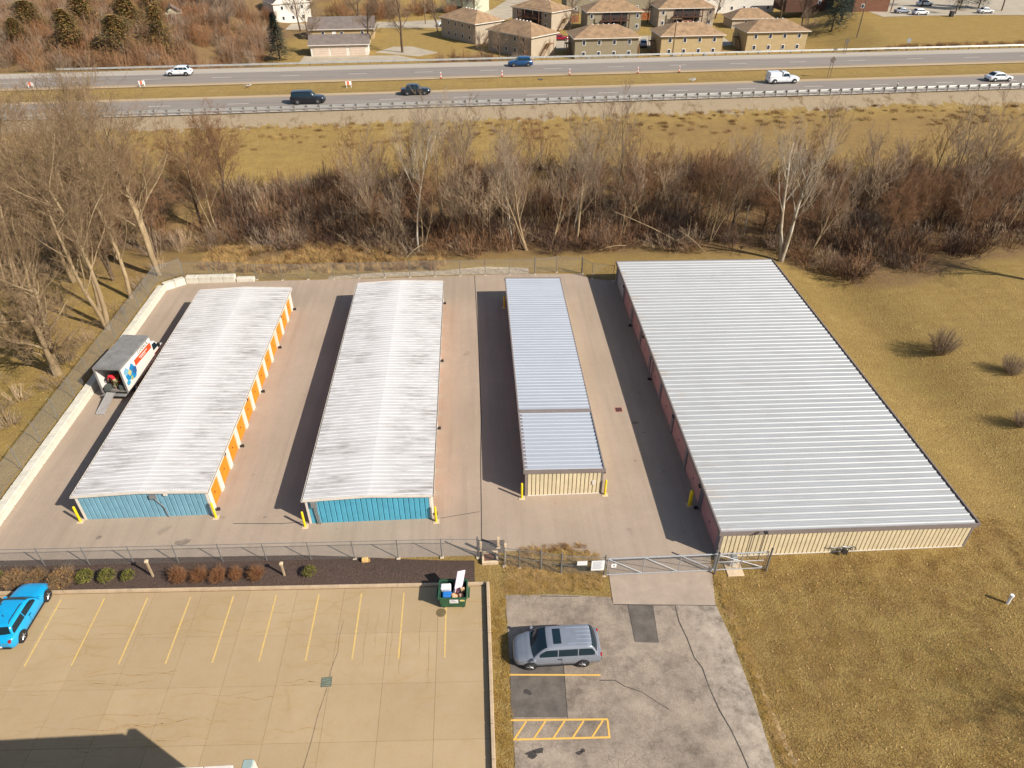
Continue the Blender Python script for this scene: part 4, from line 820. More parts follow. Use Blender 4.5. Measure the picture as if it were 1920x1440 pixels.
# forward +x, bent at the hip
V = [(-.12, 0, .88), (-.02, 0, 1.0), (.14, 0, 1.14), (.34, 0, 1.24), (.46, 0, 1.27), (.56, 0, 1.26), (.66, 0, 1.22)]; E_ = [(0, 1), (1, 2), (2, 3), (3, 4), (4, 5), (5, 6)]; Rr = [.15, .145, .15, .155, .06, .09, .075]
for sg in (-1, 1):
    n = len(V); V += [(-.12, sg*.11, .82), (.03, sg*.12, .46), (-.06, sg*.13, .08), (.1, sg*.14, .04)]; E_ += [(0, n), (n, n+1), (n+1, n+2), (n+2, n+3)]; Rr += [.10, .065, .045, .045]
    n = len(V); V += [(.34, sg*.20, 1.22), (.42, sg*.26, .96), (.58, sg*.20, .76), (.63, sg*.18, .69)]; E_ += [(3, n), (n, n+1), (n+1, n+2), (n+2, n+3)]; Rr += [.065, .05, .038, .036]
    h = len(V)-1
    for k_ in range(4): V.append((.70, sg*(.14+.026*k_), .62-.006*(k_ % 2))); E_.append((h, len(V)-1)); Rr.append(.009)
    V.append((.66, sg*.12, .68)); E_.append((h, len(V)-1)); Rr.append(.01)
skin_mesh('body', V, E_, Rr, M_skinp, ps)
skin_mesh('shirt', [(-.08, 0, .93), (.0, 0, 1.02), (.14, 0, 1.14), (.34, 0, 1.24), (.41, 0, 1.26), (.34, .21, 1.22), (.40, .255, 1.02), (.34, -.21, 1.22), (.40, -.255, 1.02)], [(0, 1), (1, 2), (2, 3), (3, 4), (3, 5), (5, 6), (3, 7), (7, 8)], [.17, .165, .17, .175, .09, .085, .075, .085, .075], M_shirt, ps)
skin_mesh('trousers', [(-.12, 0, .89), (-.12, .11, .82), (.03, .12, .46), (-.06, .13, .12), (-.12, -.11, .82), (.03, -.12, .46), (-.06, -.13, .12)], [(0, 1), (1, 2), (2, 3), (0, 4), (4, 5), (5, 6)], [.165, .115, .085, .07, .115, .085, .07], M_kh, ps)
skin_mesh('hair', [(.56, 0, 1.31), (.66, 0, 1.28)], [(0, 1)], [.085, .075], M_hair, ps)

# ------------------------------------------------------------------ dumpster
M_dg = simple('dumpster_green', srgb(40, 82, 54), .65, .3, 2.5); M_dg2 = simple('dumpster_dark', srgb(22, 52, 38), .8, .25, 3)
dp = thing('dumpster', 'green metal dumpster overflowing with rubbish at the corner of the parking lot', 'dumpster', (-2.15, 28.75, .03), R(-2))
def slanted(x0, x1, y0, y1, z0, z1, tp, m, name, par):
    return MB().poly([(x0+tp,y0+tp,z0),(x1-tp,y0+tp,z0),(x1-tp,y1,z0),(x0+tp,y1,z0),(x0,y0,z1),(x1,y0,z1),(x1,y1,z1),(x0,y1,z1)], [(0,3,2,1),(0,1,5,4),(1,2,6,5),(2,3,7,6),(3,0,4,7)]).build(name, m, par)
bo = slanted(-.86, .86, -.72, .62, .12, 1.15, .12, M_dg, 'outer_shell', dp); slanted(-.83, .83, -.69, .59, .18, 1.14, .11, M_dg2, 'inner_shell', dp)
for a in ((-.92, .92, -.78, -.70), (-.92, .92, .60, .68), (-.92, -.84, -.70, .60), (.84, .92, -.70, .60)): box('rim', M_dg, dp, *a, 1.13, 1.20)
for sgn in (-1, 1): box('fork_pocket', M_dg, dp, sgn*.98-.06, sgn*.98+.06, -.4, .3, .75, .92); box('skid', M_dg2, dp, sgn*.6-.06, sgn*.6+.06, -.55, .55, 0, .12)
for sgn in (-1, 1): box('lid_flap', M_dg2, dp, sgn*.42-.40, sgn*.42+.40, .69, .74, .35, 1.22, .01)
def decal(nm, m, x0, x1, z0, z1, off):
    f_ = lambda z: -.60-.12*(z-.12)/1.03-off
    MB().poly([(x0, f_(z0), z0), (x1, f_(z0), z0), (x1, f_(z1), z1), (x0, f_(z1), z1), (x0, f_(z0)+.02, z0), (x1, f_(z0)+.02, z0), (x1, f_(z1)+.02, z1), (x0, f_(z1)+.02, z1)], [(0,1,2,3), (1,0,4,5), (2,1,5,6), (3,2,6,7), (0,3,7,4)]).build(nm, m, dp)
decal('sticker', M_sign, -.20, .34, .58, .98, .006); decal('sticker', simple('sticker_yellow', srgb(214, 196, 120), .6, .1, 4), .44, .74, .78, .95, .006)
for k_ in range(3): decal('sticker_print', M_ink, -.14, (.1, .2, .26)[k_], .88-.1*k_, .92-.1*k_, .009)
def litter(name, label, cat, x, y, z, w, d, h, col, rot):
    o = thing(name, label, cat, (x, y, z)); o.rotation_euler = [R(a) for a in rot]; m = simple(name+str(col), srgb(*col), .7, .15, 3)
    box('panel', m, o, -w/2, w/2, -d/2, d/2, 0, h, min(w, d, h)*.15); box('edge', simple(name+'_edge', tuple(q*.6 for q in srgb(*col)), .8, .1, 3), o, -w/2-.004, w/2+.004, -d/2, d/2, 0, min(.03, h*.3)); return o
litter('box_of_trash', 'white printed carton at the back left of the dumpster', 'carton', -2.62, 29.05, .75, .66, .42, .5, (214, 212, 208), (12, 0, 0)); litter('trash_bag', 'bright blue bag in the left half of the dumpster', 'bag', -2.58, 28.6, .55, .62, .42, .42, (16, 104, 176), (4, 8, 5))
litter('foam_board', 'tall pinkish white board leaning out of the dumpster', 'board', -1.95, 28.75, .5, .6, .08, 1.75, (216, 196, 204), (-12, 22, 32)); litter('wooden_offcut', 'dark red plank standing in the dumpster', 'plank', -2.02, 28.42, .6, .12, .06, .75, (88, 34, 34), (-20, 12, 0))
litter('cardboard_scrap', 'pale brown cardboard in the middle of the dumpster', 'cardboard', -2.15, 28.5, .62, .38, .34, .35, (190, 150, 112), (10, 12, 20)); litter('cardboard_scrap', 'pale upright cardboard at the right end of the dumpster', 'cardboard', -1.5, 28.8, .7, .25, .12, .55, (196, 160, 120), (5, -8, 10)); litter('carton_small', 'beige carton at the front right of the dumpster', 'carton', -1.72, 28.42, .55, .3, .3, .4, (176, 140, 110), (0, 14, 30))

# ------------------------------------------------------------------ twig builder (numpy)
class Twigs:
    def __init__(s): s.P = []; s.Q = []; s.a = []; s.b = []
    def seg(s, p, q, a, b): s.P.append(p); s.Q.append(q); s.a.append(a); s.b.append(b)
    def mesh(s, name, m, k=3):
        P = np.array(s.P, float); Q = np.array(s.Q, float); a = np.array(s.a)[:, None]; b = np.array(s.b)[:, None]
        d = Q-P; d /= np.linalg.norm(d, axis=1)[:, None]+1e-9
        ref = np.where(np.abs(d[:, 2:3]) > .9, np.array([[1., 0, 0]]), np.array([[0, 0, 1.]])); u = np.cross(d, ref); u /= np.linalg.norm(u, axis=1)[:, None]; w = np.cross(d, u); n = len(P)
        vs = []; 
        for base, r_ in ((P, a), (Q, b)):
            for i in range(k):
                an = 2*math.pi*i/k; vs.append(base+(u*math.cos(an)+w*math.sin(an))*r_)
        V_ = np.stack(vs, 1).reshape(-1, 3); off = (np.arange(n)*2*k)[:, None]
        F = np.concatenate([off+np.array([[i, (i+1) % k, k+(i+1) % k, k+i]]) for i in range(k)], 0) if k > 2 else off+np.array([[0, 1, 3, 2]])
        return np_mesh(name, V_, F, m)
def np_mesh(name, V_, F, mats, smooth=False, mi=None):
    me = bpy.data.meshes.new(name); me.vertices.add(len(V_)); me.vertices.foreach_set('co', V_.astype(np.float32).ravel())
    nf, kk = F.shape; me.loops.add(nf*kk); me.loops.foreach_set('vertex_index', F.astype(np.int32).ravel()); me.polygons.add(nf)
    me.polygons.foreach_set('loop_start', np.arange(0, nf*kk, kk, dtype=np.int32)); me.polygons.foreach_set('loop_total', np.full(nf, kk, dtype=np.int32))
    for m in (mats if isinstance(mats, (list, tuple)) else [mats]): me.materials.append(m)
    if mi is not None: me.polygons.foreach_set('material_index', mi.astype(np.int32))
    if smooth: me.polygons.foreach_set('use_smooth', np.ones(nf, dtype=bool))
    me.update(calc_edges=True); return me
def bark(name, c0, c1, sc=1.5, patch=None):
    t = NT(name); v = t.coords('object', (1, 1, .35)); a = t.noise(v, sc, 4, .65); f = t.noise(v, sc*8, 3, .7); c = t.mix(a, c0, c1); c = t.mix(t.math('MULTIPLY', f, .35), c, tuple(x*.5 for x in c0))
    if patch:
        h = t.n('ShaderNodeSeparateXYZ'); t.l(t.coords('object'), h.inputs[0]); n_ = t.noise(t.coords('object', (1, 1, .5)), 1.3, 3, .6, .40, .52); c = t.mix(n_, c, patch)
    oi = t.n('ShaderNodeObjectInfo').outputs['Random']; c = t.mix(t.math('MULTIPLY', oi, .35), c, tuple(x*.55 for x in c0)); return t.done(c, .95, spec=.1)
B_tan = bark('tan_bark', srgb(142, 120, 90), srgb(174, 152, 118)); B_brn = bark('brown_bark', srgb(88, 72, 58), srgb(122, 102, 82)); B_wht = bark('pale_bark', srgb(190, 178, 158), srgb(214, 202, 182), 1.5, srgb(150, 132, 108))
T_tan = bark('tan_twigs', srgb(132, 108, 80), srgb(160, 134, 104)); T_brn = bark('brown_twigs', srgb(126, 92, 66), srgb(158, 122, 90)); T_red = bark('red_twigs', srgb(134, 94, 64), srgb(160, 116, 80)); T_drk = bark('dark_twigs', srgb(82, 62, 52), srgb(106, 82, 68)); T_lgt = bark('light_twigs', srgb(166, 140, 110), srgb(194, 168, 136)); T_wht = bark('pale_twigs', srgb(160, 142, 118), srgb(190, 172, 146)); T_gry = bark('grey_twigs', srgb(136, 115, 95), srgb(164, 142, 120))
def rvec(): v = Vector((random.gauss(0, 1), random.gauss(0, 1), random.gauss(0, 1))); return v.normalized()
def gen_tree(seed, H, r0, forks=2, spread=.55, bare=.3, nl=(9, 7, 5, 4), tw=.011, up=.25, lean=(0, 0), bm_=None, tm_=None):
    """bare deciduous tree: returns (trunk mesh, crown mesh). trunk holds stem and limbs, crown the branchlets and twigs"""
    random.seed(seed); tr = Twigs(); cr = Twigs()
    def limb(p, d, L, r_, lv):
        n = (6, 5, 4, 3, 2)[lv]; pts = [(p, r_)]; q = p.copy(); dd = d.copy(); dst = tr if lv < 2 else cr
        for i in range(n):
            dd = (dd+rvec()*(.10+.06*lv)+Vector((0, 0, up*(.3+.12*lv)))*.5).normalized(); w = q+dd*(L/n); r1 = r_*(1-(i+1)/n*(.62 if lv < 3 else .75))
            dst.seg(q, w, pts[-1][1], max(r1, tw*.5)); q = w; pts.append((q, max(r1, tw*.5)))
        if lv >= 4: return
        kids = nl[lv] if lv < len(nl) else 2
        for c_ in range(kids):
            u = (bare if lv == 0 else .18)+(1-(bare if lv == 0 else .18))*(c_+random.random())/kids; i = min(n-1, int(u*n)); f_ = u*n-i
            a, ra = pts[i]; b, rb = pts[i+1]; o = a.lerp(b, f_); axis_ = (b-a).normalized(); side = axis_.cross(rvec()).normalized()
            nd = (axis_*(1-spread*random.uniform(.7, 1.15))+side*spread*random.uniform(.8, 1.3)+Vector((0, 0, up*.6))).normalized()
            limb(o, nd, L*random.uniform(.38, .62)*(1.05-.45*u if lv == 0 else .95), max(lerp(ra, rb, f_)*random.uniform(.34, .52), tw*.6), lv+1)
    for k_ in range(forks):
        an = random.uniform(0, 6.28); ln = .13 if forks > 1 else .05
        d0 = Vector((math.cos(an)*ln+lean[0], math.sin(an)*ln+lean[1], 1)).normalized(); limb(Vector((random.uniform(-.1, .1), random.uniform(-.1, .1), -.3)), d0, H*random.uniform(.82, 1)*.86, r0*random.uniform(.85, 1), 0)
    return tr.mesh('trunk', bm_, 6), cr.mesh('crown', tm_, 3)
def plant_tree(name, label, x, y, meshes, rz=0, sc=1.0, group=None, z=None, cat='tree'):
    o = thing(name, label, cat, (x, y, tz(x, y) if z is None else z), rz, group); o.scale = (sc, sc, sc); link('trunk', meshes[0], o); link('crown', meshes[1], o); return o
def stems(seed, n, H, rad, tw, sub, arch=.3, k=2):
    """bare shrub: n stems from a crown of roots, each with side twigs"""
    random.seed(seed); T = Twigs()
    for i in range(n):
        an = random.uniform(0, 6.283); rr_ = rad*math.sqrt(random.random()); q = Vector((rr_*.45*math.cos(an), rr_*.45*math.sin(an), -.05)); tip = Vector((math.cos(an)*rr_, math.sin(an)*rr_, 0)); h = H*random.uniform(.55, 1.05)*(1-.35*(rr_/rad)**2)
        pts = []; m = 4
        for j in range(m+1): u = j/m; pts.append(q+tip*.6*u**1.3+Vector((random.gauss(0, .05), random.gauss(0, .05), 0))*H*.3*u+Vector((0, 0, h*(u-arch*.35*u*u*(rr_/rad)))))
        for j in range(m): T.seg(pts[j], pts[j+1], tw*(1.25-.8*j/m), tw*(1.25-.8*(j+1)/m))
        for c_ in range(sub):
            u = random.uniform(.3, 1); j = min(m-1, int(u*m)); a = pts[j].lerp(pts[j+1], u*m-j); d = (pts[j+1]-pts[j]).normalized(); e = a+(d*.8+rvec()*.75).normalized()*H*random.uniform(.10, .26); T.seg(a, e, tw*.55, tw*.3)
    return T
def strew(name, label, cat, items, variants, mat, kind='stuff', k=2):
    """join many placed copies of the variants (Twigs) into one mesh"""
    base = []
    for T in variants:
        me = T.mesh('tmp', mat, k); nv = len(me.vertices); co = np.empty(nv*3, np.float32); me.vertices.foreach_get('co', co); nl_ = len(me.loops); li = np.empty(nl_, np.int32); me.loops.foreach_get('vertex_index', li); base.append((co.reshape(-1, 3), li.reshape(-1, 4))); bpy.data.meshes.remove(me)
    VV, FF, MI, n = [], [], [], 0
    for (x, y, z, rz, sx, sz, vi, mi_) in items:
        co, li = base[vi]; c, s_ = math.cos(rz), math.sin(rz); q = np.empty_like(co); q[:, 0] = (co[:, 0]*c-co[:, 1]*s_)*sx+x; q[:, 1] = (co[:, 0]*s_+co[:, 1]*c)*sx+y; q[:, 2] = co[:, 2]*sz+z
        VV.append(q); FF.append(li+n); MI.append(np.full(len(li), mi_)); n += len(co)
    me = np_mesh(name, np.concatenate(VV), np.concatenate(FF), mat, mi=np.concatenate(MI)); o = link(name, me); return tag(o, label, cat, kind=kind)

# ------------------------------------------------------------------ planting in the mulch bed
def leaf_shrub(seed, rx, rz_, n, size, mats):
    random.seed(seed); mb = MB()
    for i in range(n):
        d = rvec(); d.z = abs(d.z)*1.0-.1; r_ = random.uniform(.72, 1.04)*(1+.12*mnoise.noise(d*2.5+Vector((seed, 0, 0)))); p = Vector((d.x*rx*r_, d.y*rx*r_, max(.02, rz_*.45+d.z*rz_*.62*r_)))
        a = rvec()*size; b = rvec().cross(a).normalized()*size*.6; mb.cur = random.choice((0, 0, 1)); mb.face([p-a-b*.2, p+b, p+a+b*.2, p-b])
    return mb.mesh('foliage', mats)
G1 = simple('boxwood_leaf', srgb(108, 102, 30), .7, .3, 3); G2 = simple('boxwood_leaf_dark', srgb(74, 76, 22), .7, .3, 3); O1 = simple('dry_leaf_tan', srgb(158, 120, 76), .9, .25, 3); O2 = simple('dry_leaf_orange', srgb(176, 122, 58), .9, .25, 3)
gmesh = [leaf_shrub(30+i, .56, .9, 900, .045, [G1, G2]) for i in range(3)]
stm = MB(); [stm.tube((0, 0, 0), (.25*math.cos(a), .25*math.sin(a), .6), .03, .01, 5) for a in (0, 1.3, 2.6, 3.9, 5.2)]; stmm = stm.mesh('stems', B_brn)
zz_ = .13
for x, y, sc, lb in ((-32.0, 31.7, 1.0, 'green rounded shrub half cut off at the left edge behind the blue car'), (-26.2, 31.5, 1.02, 'largest of three clipped green shrubs, next to the tan bush'), (-24.8, 31.5, .98, 'middle of three clipped green shrubs in the mulch bed'), (-23.48, 31.52, .8, 'smallest of three clipped green shrubs, next to the wooden post'), (-11.65, 31.2, .82, 'lone green shrub in the middle of the mulch bed')):
    o = thing('green_shrub', lb, 'shrub', (x, y, zz_), random.uniform(0, 6), 'clipped green shrubs'); o.scale = (sc, sc, sc); link('foliage', random.choice(gmesh), o); link('stems', stmm, o)
tanT = [stems(50+i, 150, 1.15, .85, .012, 9).mesh('twigs', [T_tan], 3) for i in range(2)]; tanL = [leaf_shrub(60+i, .72, 1.0, 420, .035, [O1, O2]) for i in range(2)]
for x, y, sc, lb in ((-30.75, 31.55, 1.0, 'tan dry bush behind the front of the blue car'), (-29.45, 31.75, .8, 'smaller tan dry bush between two larger ones behind the blue car'), (-27.6, 31.35, 1.12, 'largest tan dry bush, right of the blue car')):
    o = thing('dry_bush', lb, 'bush', (x, y, zz_), random.uniform(0, 6), 'tan dry bushes'); o.scale = (sc, sc, sc); link('twigs', random.choice(tanT), o); link('dry_leaves', random.choice(tanL), o)
R1 = simple('rust_leaf', srgb(150, 88, 52), .9, .3, 3); R2 = simple('rust_leaf_dark', srgb(110, 62, 40), .9, .3, 3)
redT = [stems(70+i, 120, 1.2, .62, .011, 8).mesh('twigs', [T_red], 3) for i in range(3)]; redL = [leaf_shrub(80+i, .45, .9, 160, .03, [R1, R2]) for i in range(2)]
for i, (x, lb) in enumerate(((-20.1, 'leftmost of five rust-brown shrubs in a row'), (-18.82, 'second rust-brown shrub from the left in the row'), (-17.56, 'middle rust-brown shrub of the row of five'), (-16.42, 'narrowest rust-brown shrub, second from the right in the row'), (-15.1, 'rightmost of five rust-brown shrubs, next to the short post'))):
    o = thing('rust_shrub', lb, 'shrub', (x, 31.25-.02*i, zz_), random.uniform(0, 6), 'rust-brown shrubs in a row'); o.scale = (random.uniform(.85, 1.08) if i != 3 else .72, random.uniform(.85, 1.05) if i != 3 else .8, random.uniform(.85, 1.15)); link('twigs', redT[i % 3], o); link('dry_leaves', redL[i % 2], o)
M_wood = simple('weathered_wood', srgb(160, 138, 108), .9, .25, 5, stretch=(3, 3, .4))
for x, y, h, lb in ((-22.0, 31.65, 1.5, 'weathered wooden post with a lamp head left of the rust-brown shrubs'), (-13.35, 31.25, 1.2, 'short wooden post with a lamp head between the rust-brown and green shrubs')):
    o = thing('garden_post', lb, 'post', (x, y, .08), 0, 'wooden lamp posts'); box('shaft', M_wood, o, -.06, .06, -.06, .06, 0, h, .01); box('lamp_head', M_pad, o, -.11, .11, -.11, .11, h, h+.14, .03)
o = thing('stone_block', 'small tan stone block lying at the foot of the front fence', 'block', (-8.17, 32.2, .1), .05); box('block', simple('tan_stone', srgb(206, 166, 104), .9, .2, 3), o, -.22, .22, -.14, .14, 0, .26, .03); box('chip', simple('tan_stone2', srgb(170, 130, 80), .9, .2, 3), o, .23, .32, -.12, .06, 0, .18, .02)
o = thing('vent_pipe', 'white capped pipe standing in the lawn at the right', 'pipe', (33.1, 26.6, 0)); MB().tube((0, 0, 0), (0, 0, .75), .09, .09, 12).build('pipe', M_sign, o); MB().tube((0, 0, .75), (0, 0, .85), .12, .12, 12).build('cap', M_sign, o)

# ------------------------------------------------------------------ guard rails
M_rail = simple('guard_rail_steel', srgb(176, 174, 168), .45, .12, 1.5, metal=.35); M_gp = simple('guard_post', srgb(120, 112, 100), .7, .2, 3)
def guard(name, label, s0, s1, tt, gap, face, double=False):
    root = thing(name, label, 'guard rail', (*rd(s0, tt), RZ), RA); n = int((s1-s0)/gap); sec = gap*4
    prof = [(-.01, 0), (.05, .06), (.0, .12), (.0, .18), (.05, .24), (-.01, .31)]; k = len(prof); mb = MB()
    mb.poly([(0, y*face, z) for y, z in prof]+[(sec-.01, y*face, z) for y, z in prof]+[(0, (y-.02)*face, z) for y, z in prof]+[(sec-.01, (y-.02)*face, z) for y, z in prof], [(i, k+i, k+i+1, i+1) for i in range(k-1)]+[(2*k+i, 2*k+i+1, 3*k+i+1, 3*k+i) for i in range(k-1)]+[(k-1, 2*k-1, 4*k-1, 3*k-1), (0, 2*k, 3*k, k)])
    rm_ = mb.mesh('rail_section', M_rail); pm = MB().box(-.05, .05, -.09-.2*face*0, .09, -.3, .78).mesh('post', M_gp); bm2 = MB().box(-.07, .07, -.1, .1, -.17, .17).mesh('spacer', M_gp)
    for i in range(n+1):
        p_ = link('post', pm, root, (i*gap, -.16*face, 0))
        link('spacer', bm2, p_, (0, .1*face+.02*face, .62))
    for i in range(n//4):
        link('rail_section', rm_, root, (i*sec, .12*face, .46))
        if double: link('rail_section', rm_, root, (i*sec, -.34*face, .46))
    return root
guard('guard_rail', 'near steel guard rail on the edge of the raised highway above the gravel', -120, 150, -.1, 1.92, 1); guard('guard_rail', 'far steel guard rail in front of the apartment houses', -75, 170, 30.9, 2.3, -1)
# road signs seen from behind
M_signb = simple('sign_back', srgb(96, 84, 72), .6, .2, 3)
def road_sign(label, s_, t_, h, w, two=True, z=RZ, bw=.9, bh=.9):
    x, y = rd(s_, t_); o = thing('road_sign', label, 'road sign', (x, y, z), RA)
    for dx in ((-w/2, w/2) if two else (0,)): MB().tube((dx, 0, -.3), (dx, 0, h), .05, .05, 6).build('post', M_signb, o)
    q = MB().prism([(-bw/2, 0), (0, -bh/2), (bw/2, 0), (0, bh/2)] if two else [(-bw/2, -bh/2), (bw/2, -bh/2), (bw/2, bh/2), (-bw/2, bh/2)], 0, .02).build('panel', M_signb if two else M_steel, o, (0, -.06, h-.2)); q.rotation_euler = (R(90), 0, 0); return o
def ss(px, py): return st(px, py)
road_sign('dark diamond road sign on two posts in the highway median', *st(65.5, 134.9), 3.3, .5, True, 6.7, 1.2, 1.2); road_sign('dark diamond road sign on two posts in front of the rightmost tan apartment house', *st(76.5, 153.4), 3.0, .5, True, 6.6, 1.1, 1.1); road_sign('pale square road sign on a single post behind the far guard rail at the right', *st(90.6, 155.6), 2.9, .0, False, 6.3, .9, .8)
x_, y_ = rd(61, -.2); o = thing('marker_post', 'thin dark marker post at the near guard rail, right of the white pickup', 'post', (x_+11.2, y_+.68, RZ-.2), 0); box('shaft', M_dark, o, -.06, .06, -.03, .03, 0, 1.9); box('reflector', M_sign, o, -.05, .05, -.036, -.031, 1.5, 1.75)
# traffic channelisers
M_orange = simple('traffic_orange', srgb(222, 92, 48), .6, .1, 4)
for i, (x, y) in enumerate(((-5.4, 137.1), (5.7, 137.9), (18.2, 138.6), (31.0, 139.2), (38.9, 139.6))):
    o = thing('traffic_post', ('orange and white traffic post, farthest left of five along the median', 'second orange traffic post from the left along the median', 'middle orange traffic post of five along the median', 'fourth orange traffic post from the left along the median', 'farthest right orange traffic post along the median')[i], 'traffic post', (x, y, 6.9), 0, 'traffic posts along the median')
    MB().tube((0, 0, 0), (0, 0, .1), .32, .3, 8).build('base', M_dark, o)
    for k_ in range(4): MB().tube((0, 0, .1+.27*k_), (0, 0, .368+.27*k_), .11-.012*k_, .105-.012*k_, 8).build('band', M_sign if k_ % 2 else M_orange, o)
def barricade(label, x, y, rz, fallen=False):
    o = thing('barricade', label, 'barricade', (x, y, tz(x, y)), rz); 
    if fallen: o.rotation_euler = (R(65), 0, rz); o.location.z += .15
    for sx in (-.38, .38):
        for sy in (-.3, .3): MB().tube((sx, sy, 0), (sx, 0, 1.05), .035, .035, 5).build('leg', M_sign, o)
    for z in (.5, .8): box('board', M_sign, o, -.5, .5, -.14-.0, -.1, z, z+.24)
    for z in (.5, .8): box('stripe', M_orange, o, -.3, .1, -.148, -.141, z, z+.24)
    return o
barricade('white barricade standing on the grass median above the black van', -21.4, 132.7, .2); barricade('white barricade tipped over on the median left of the black van', -39.3, 133.4, .9, True); barricade('white barricade on the median behind the bare treetops', -57.2, 134, .3); barricade('white and orange barricade farthest left on the median', -76, 134, .1); barricade('fallen white barricade on the median below the tan apartment houses', 39.2, 133.2, 1.2, True)
o = thing('discarded_tyre', 'black tyre lying on the grass median', 'tyre', (12.6, 136.2, 6.72)); link('tyre', wheel_meshes(.42, .28)[0], o).rotation_euler = (R(90), 0, 0); link('rim', wheel_meshes(.42, .28)[1], o).rotation_euler = (R(90), 0, 0)
def pave(name, pts, z, m, label, cat='path'):
    return sheet(name, pts, z, m, label, cat)
car('suv', 'white car driving left on the far carriageway', 'car', (-53.4, 142.1, RZ+.02), R(183.5), 4.65, 1.86, 1.62, 1.0, .95, .2, -1.6, -2.05, P_wht, 2.75, .35, .9, .66)
car('suv', 'large black van-like car driving right on the near carriageway', 'car', (-26.4, 121.6, RZ+.02), R(3.5), 5.5, 2.0, 1.9, 1.14, 1.2, .55, -2.45, -2.65, P_blk, 3.2, .39, 1.04, .74, plate=True)
car('sedan', 'dark car passing behind the pale sapling on the near carriageway', 'car', (-9.3, 126.2, RZ+.02), R(3.5), 5.0, 1.9, 1.6, .98, .95, .2, -1.3, -1.8, P_blk, 2.9, .34, .88, .62, rows=2)
car('suv', 'navy blue car driving left on the far carriageway', 'car', (9.6, 146.2, RZ+.02), R(183.5), 4.7, 1.9, 1.68, 1.04, .95, .25, -1.75, -2.1, P_navy, 2.8, .36, .94, .68)
car('pickup_truck', 'white pickup truck with a closed bed cap driving right', 'pickup', (55.1, 130.6, RZ+.02), R(3.5), 5.75, 2.0, 1.85, 1.12, 1.15, .55, -.35, -.6, P_wht, 3.6, .39, 1.06, .78, rows=1, deck=1.12, bed=(-2.8, -.62), cap=1.86)
car('sedan', 'silver-white hatchback driving right at the right edge of the highway', 'car', (94.3, 129.9, RZ+.02), R(3.5), 4.7, 1.84, 1.46, .92, .95, .15, -1.05, -1.95, P_wht, 2.75, .34, .82, .6, rows=2)

# ------------------------------------------------------------------ houses beyond the highway
M_rfb = simple('brown_shingle', srgb(152, 122, 90), .95, .3, .7, rnd=.25); M_rfg = simple('grey_shingle', srgb(112, 100, 92), .95, .2, .9); M_rfd = simple('dark_shingle', srgb(72, 68, 70), .95, .2, .9)
W_grey = simple('taupe_siding', srgb(134, 122, 98), .8, .1, 1); W_tan = simple('yellow_tan_siding', srgb(168, 146, 106), .8, .1, 1); W_beige = simple('beige_siding', srgb(164, 148, 126), .8, .1, 1); W_wht = simple('white_siding', srgb(206, 198, 184), .8, .08, 1); W_brick = simple('brick_red', srgb(120, 80, 58), .9, .25, 1.5); W_dk = simple('dark_brown_wood', srgb(82, 52, 36), .9, .25, 3); W_wood = simple('stair_wood', srgb(128, 96, 62), .9, .2, 3); W_fence = simple('orange_fence_wood', srgb(150, 84, 44), .9, .2, 3)
W_green = simple('pale_green_siding', srgb(176, 176, 150), .8, .1, 1); 
